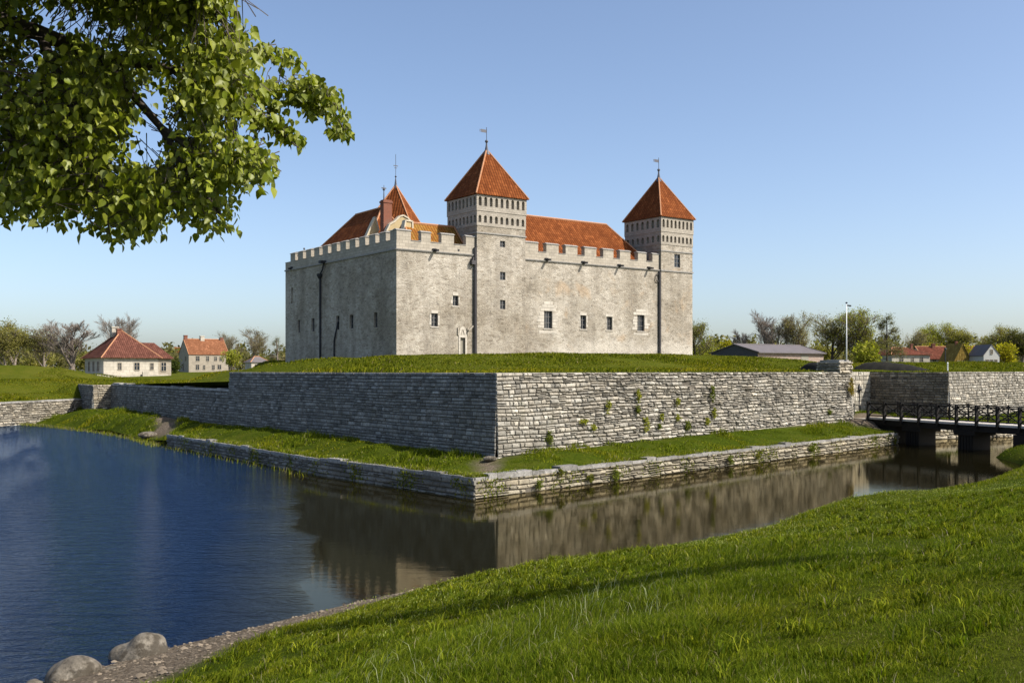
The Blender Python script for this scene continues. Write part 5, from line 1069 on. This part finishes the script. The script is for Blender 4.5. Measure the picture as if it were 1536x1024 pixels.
# the rest of the crown, above and outside the picture
for i in range(1300):
    x = g_.uniform(-620, -80); cl.append(loc(x, g_.uniform(-260, 250 + x * .18), g_.uniform(5.8, 9.0)))
for q in limbs[:2]:
    for a, b in zip(q[0][:5], q[0][1:6]):
        for i in range(16): p = a.lerp(b, g_.random()) + Vector(tuple(g_.normal(0, .28, 3))); cl.append(p)
for i in range(1900):
    y = -65 - 300 * g_.random(); x = g_.uniform(-120, 335 - (-65 - y) * .45); cl.append(loc(x, y, g_.uniform(5.3, 8.2)))
for i in range(2200):
    d = g_.normal(0, 1, 3); d /= np.linalg.norm(d); q = g_.uniform(.45, 1) ** .5; p = Vector((1.2 + d[0] * q * 4.6, .6 + d[1] * q * 4.4, 9.2 + d[2] * q * 3.6)); w_ = p + Vector((LT[0], LT[1], gz))
    if w_.y > 1.5 and -60 < CX + w_.x / w_.y * F < 620 and HY - (w_.z - EYE) / w_.y * F > -60: continue
    if CX + w_.x / max(w_.y, .5) * F > 300 and w_.y > 0: continue
    cl.append(p)
nb_ = len(cl); cl = np.array([tuple(c) for c in cl + sprays]); nc = len(cl); per = 9; sg_ = np.where(np.arange(nc) < nb_, .085, .036)
# twigs
mb = MB(); src = np.array([tuple(p) for L_ in limbs for a, b in zip(L_[0][:-1], L_[0][1:]) for p in [a.lerp(b, t) for t in (0, .25, .5, .75, 1)]])
for c in cl:
    d = np.linalg.norm(src - c, axis=1); e = Vector(c); q = Vector(src[d.argmin()]) - e; L_ = min(q.length, r_t.uniform(.25, .5)); q = (q.normalized() + Vector((r_t.uniform(-.7, .3), r_t.uniform(-.6, .6), r_t.uniform(-.1, .7)))).normalized()
    s_ = e + q * L_; mb.tube([s_, s_.lerp(e, .55) + Vector((0, 0, .03)), e], [.0045, .003, .0015], 3, cap=False)
mb.build('twigs', M['bark'], lime)
O = np.repeat(cl, per, 0) + np.clip(g_.normal(0, 1, (nc * per, 3)), -1.6, 1.6) * np.repeat(sg_, per)[:, None] * np.array([1, 1, .8]); n = len(O)
ax = g_.normal(0, .55, (n, 3)); ax[:, 2] -= .95; ax /= np.linalg.norm(ax, axis=1)[:, None]
nm = g_.normal(0, .5, (n, 3)) + np.array([.45, -.35, .55]); nm -= ax * (nm * ax).sum(1)[:, None]; nm /= np.linalg.norm(nm, axis=1)[:, None]; sd = np.cross(nm, ax)
Ls = g_.uniform(.032, .076, n); Wd = Ls * g_.uniform(.72, .92, n)
tpl = [(0, 0, 0), (.42, 0, -.03), (1.0, 0, -.10), (.06, .30, .05), (.32, .47, .09), (.68, .27, .04), (.06, -.30, .05), (.32, -.47, .09), (.68, -.27, .04)]
V = np.stack([O + ax * (Ls * a)[:, None] + sd * (Wd * b)[:, None] + nm * (Ls * c)[:, None] for a, b, c in tpl], 1).reshape(-1, 3)
T = (np.array([[0, 1, 3], [3, 1, 4], [1, 5, 4], [1, 2, 5], [0, 6, 1], [6, 7, 1], [1, 7, 8], [1, 8, 2]])[None] + (np.arange(n) * 9)[:, None, None]).reshape(-1, 3)
t = g_.beta(1.5, 1.8, (n, 1)); tv_ = np.repeat(g_.uniform(.72, 1.25, (nc, 1)), per, 0); c = tv_ * ( np.array([[.125, .160, .010]]) * (1 - t) + np.array([[.25, .265, .028]]) * t)
link('crown', tri_mesh('crown', V, T, np.repeat(c, 9, 0)), M['leaf'], lime)

# slender poplar on the bank, outside the picture on the right, that throws the band of shade over the grass
PT = (9.8, 12.3); gz = float(near_z(np.array([PT]))[0]); pop = empty('poplar', (PT[0], PT[1], gz), label='slender poplar on the near bank just outside the right edge of the photo', cat='tree')
mb = MB(); mb.tube([(0, 0, -.3), (0, .05, 4), (.05, 0, 9), (.05, .05, 10.6)], [.09, .075, .05, .02], 8); r_ = random.Random(8)
for i in range(60):
    z = r_.uniform(4.5, 9.5); a = r_.uniform(0, 6.28); l_ = r_.uniform(1, 2.2) * (1 - abs(z - 7) / 11) * .7; mb.tube([(0, 0, z), (math.cos(a) * .4 * l_, math.sin(a) * .4 * l_, z + l_ * .6), (math.cos(a) * .6 * l_, math.sin(a) * .6 * l_, z + l_ * 1.3)], [.06, .04, .012], 4)
mb.build('trunk', M['bark'], pop, smooth=True)
cent = []
for i in range(700): z = r_.uniform(5.2, 11.2); a = r_.uniform(0, 6.28); q = r_.random() ** .5 * .95 * (1 - abs(z - 9) / 6) ; cent.append((math.cos(a) * q, math.sin(a) * q, z))
V, T, c = leaf_cloud(cent, 6, .07, .12, SPR, 5); link('crown', tri_mesh('crown', V, T, c, False), M['farleaf'], pop)
# ------------------------------------------------------------------ light, sky, camera
SUN = Vector((.9515, -.3073, math.tan(math.radians(44)))).normalized()
sun = bpy.data.lights.new('sun', 'SUN'); sun.energy = 5.0; sun.angle = math.radians(.53); sun.color = (1, .945, .86)
so = bpy.data.objects.new('sun', sun); C.objects.link(so); so.rotation_euler = SUN.to_track_quat('Z', 'Y').to_euler(); so.location = (30, -20, 60)
W_ = bpy.data.worlds.new('World'); scene.world = W_; W_.use_nodes = True; nt = W_.node_tree
sky = nt.nodes.new('ShaderNodeTexSky'); sky.sky_type = 'NISHITA'; sky.sun_disc = False; sky.sun_elevation = math.asin(SUN.z); sky.sun_rotation = math.atan2(SUN.x, SUN.y)
sky.altitude = 600; sky.air_density = .8; sky.dust_density = 3.0; sky.ozone_density = 1.0
nt.links.new(sky.outputs[0], nt.nodes['Background'].inputs[0]); nt.nodes['Background'].inputs[1].default_value = .148
cam = bpy.data.cameras.new('camera'); co_ = bpy.data.objects.new('camera', cam); C.objects.link(co_); co_.location = (0, 0, EYE); co_.rotation_euler = (math.pi / 2, 0, 0)
cam.sensor_width = 36; cam.lens = 36 * F / 1536; cam.shift_y = (HY - 512) / 1536; cam.clip_start = .1; cam.clip_end = 5000; scene.camera = co_
scene.view_settings.view_transform = 'Standard'; scene.view_settings.look = 'None'; scene.view_settings.exposure = .5; scene.view_settings.gamma = 1
scene.render.engine = 'CYCLES'; scene.cycles.max_bounces = 6; scene.cycles.diffuse_bounces = 3; scene.cycles.glossy_bounces = 3; scene.cycles.transmission_bounces = 3; scene.cycles.sample_clamp_indirect = 8
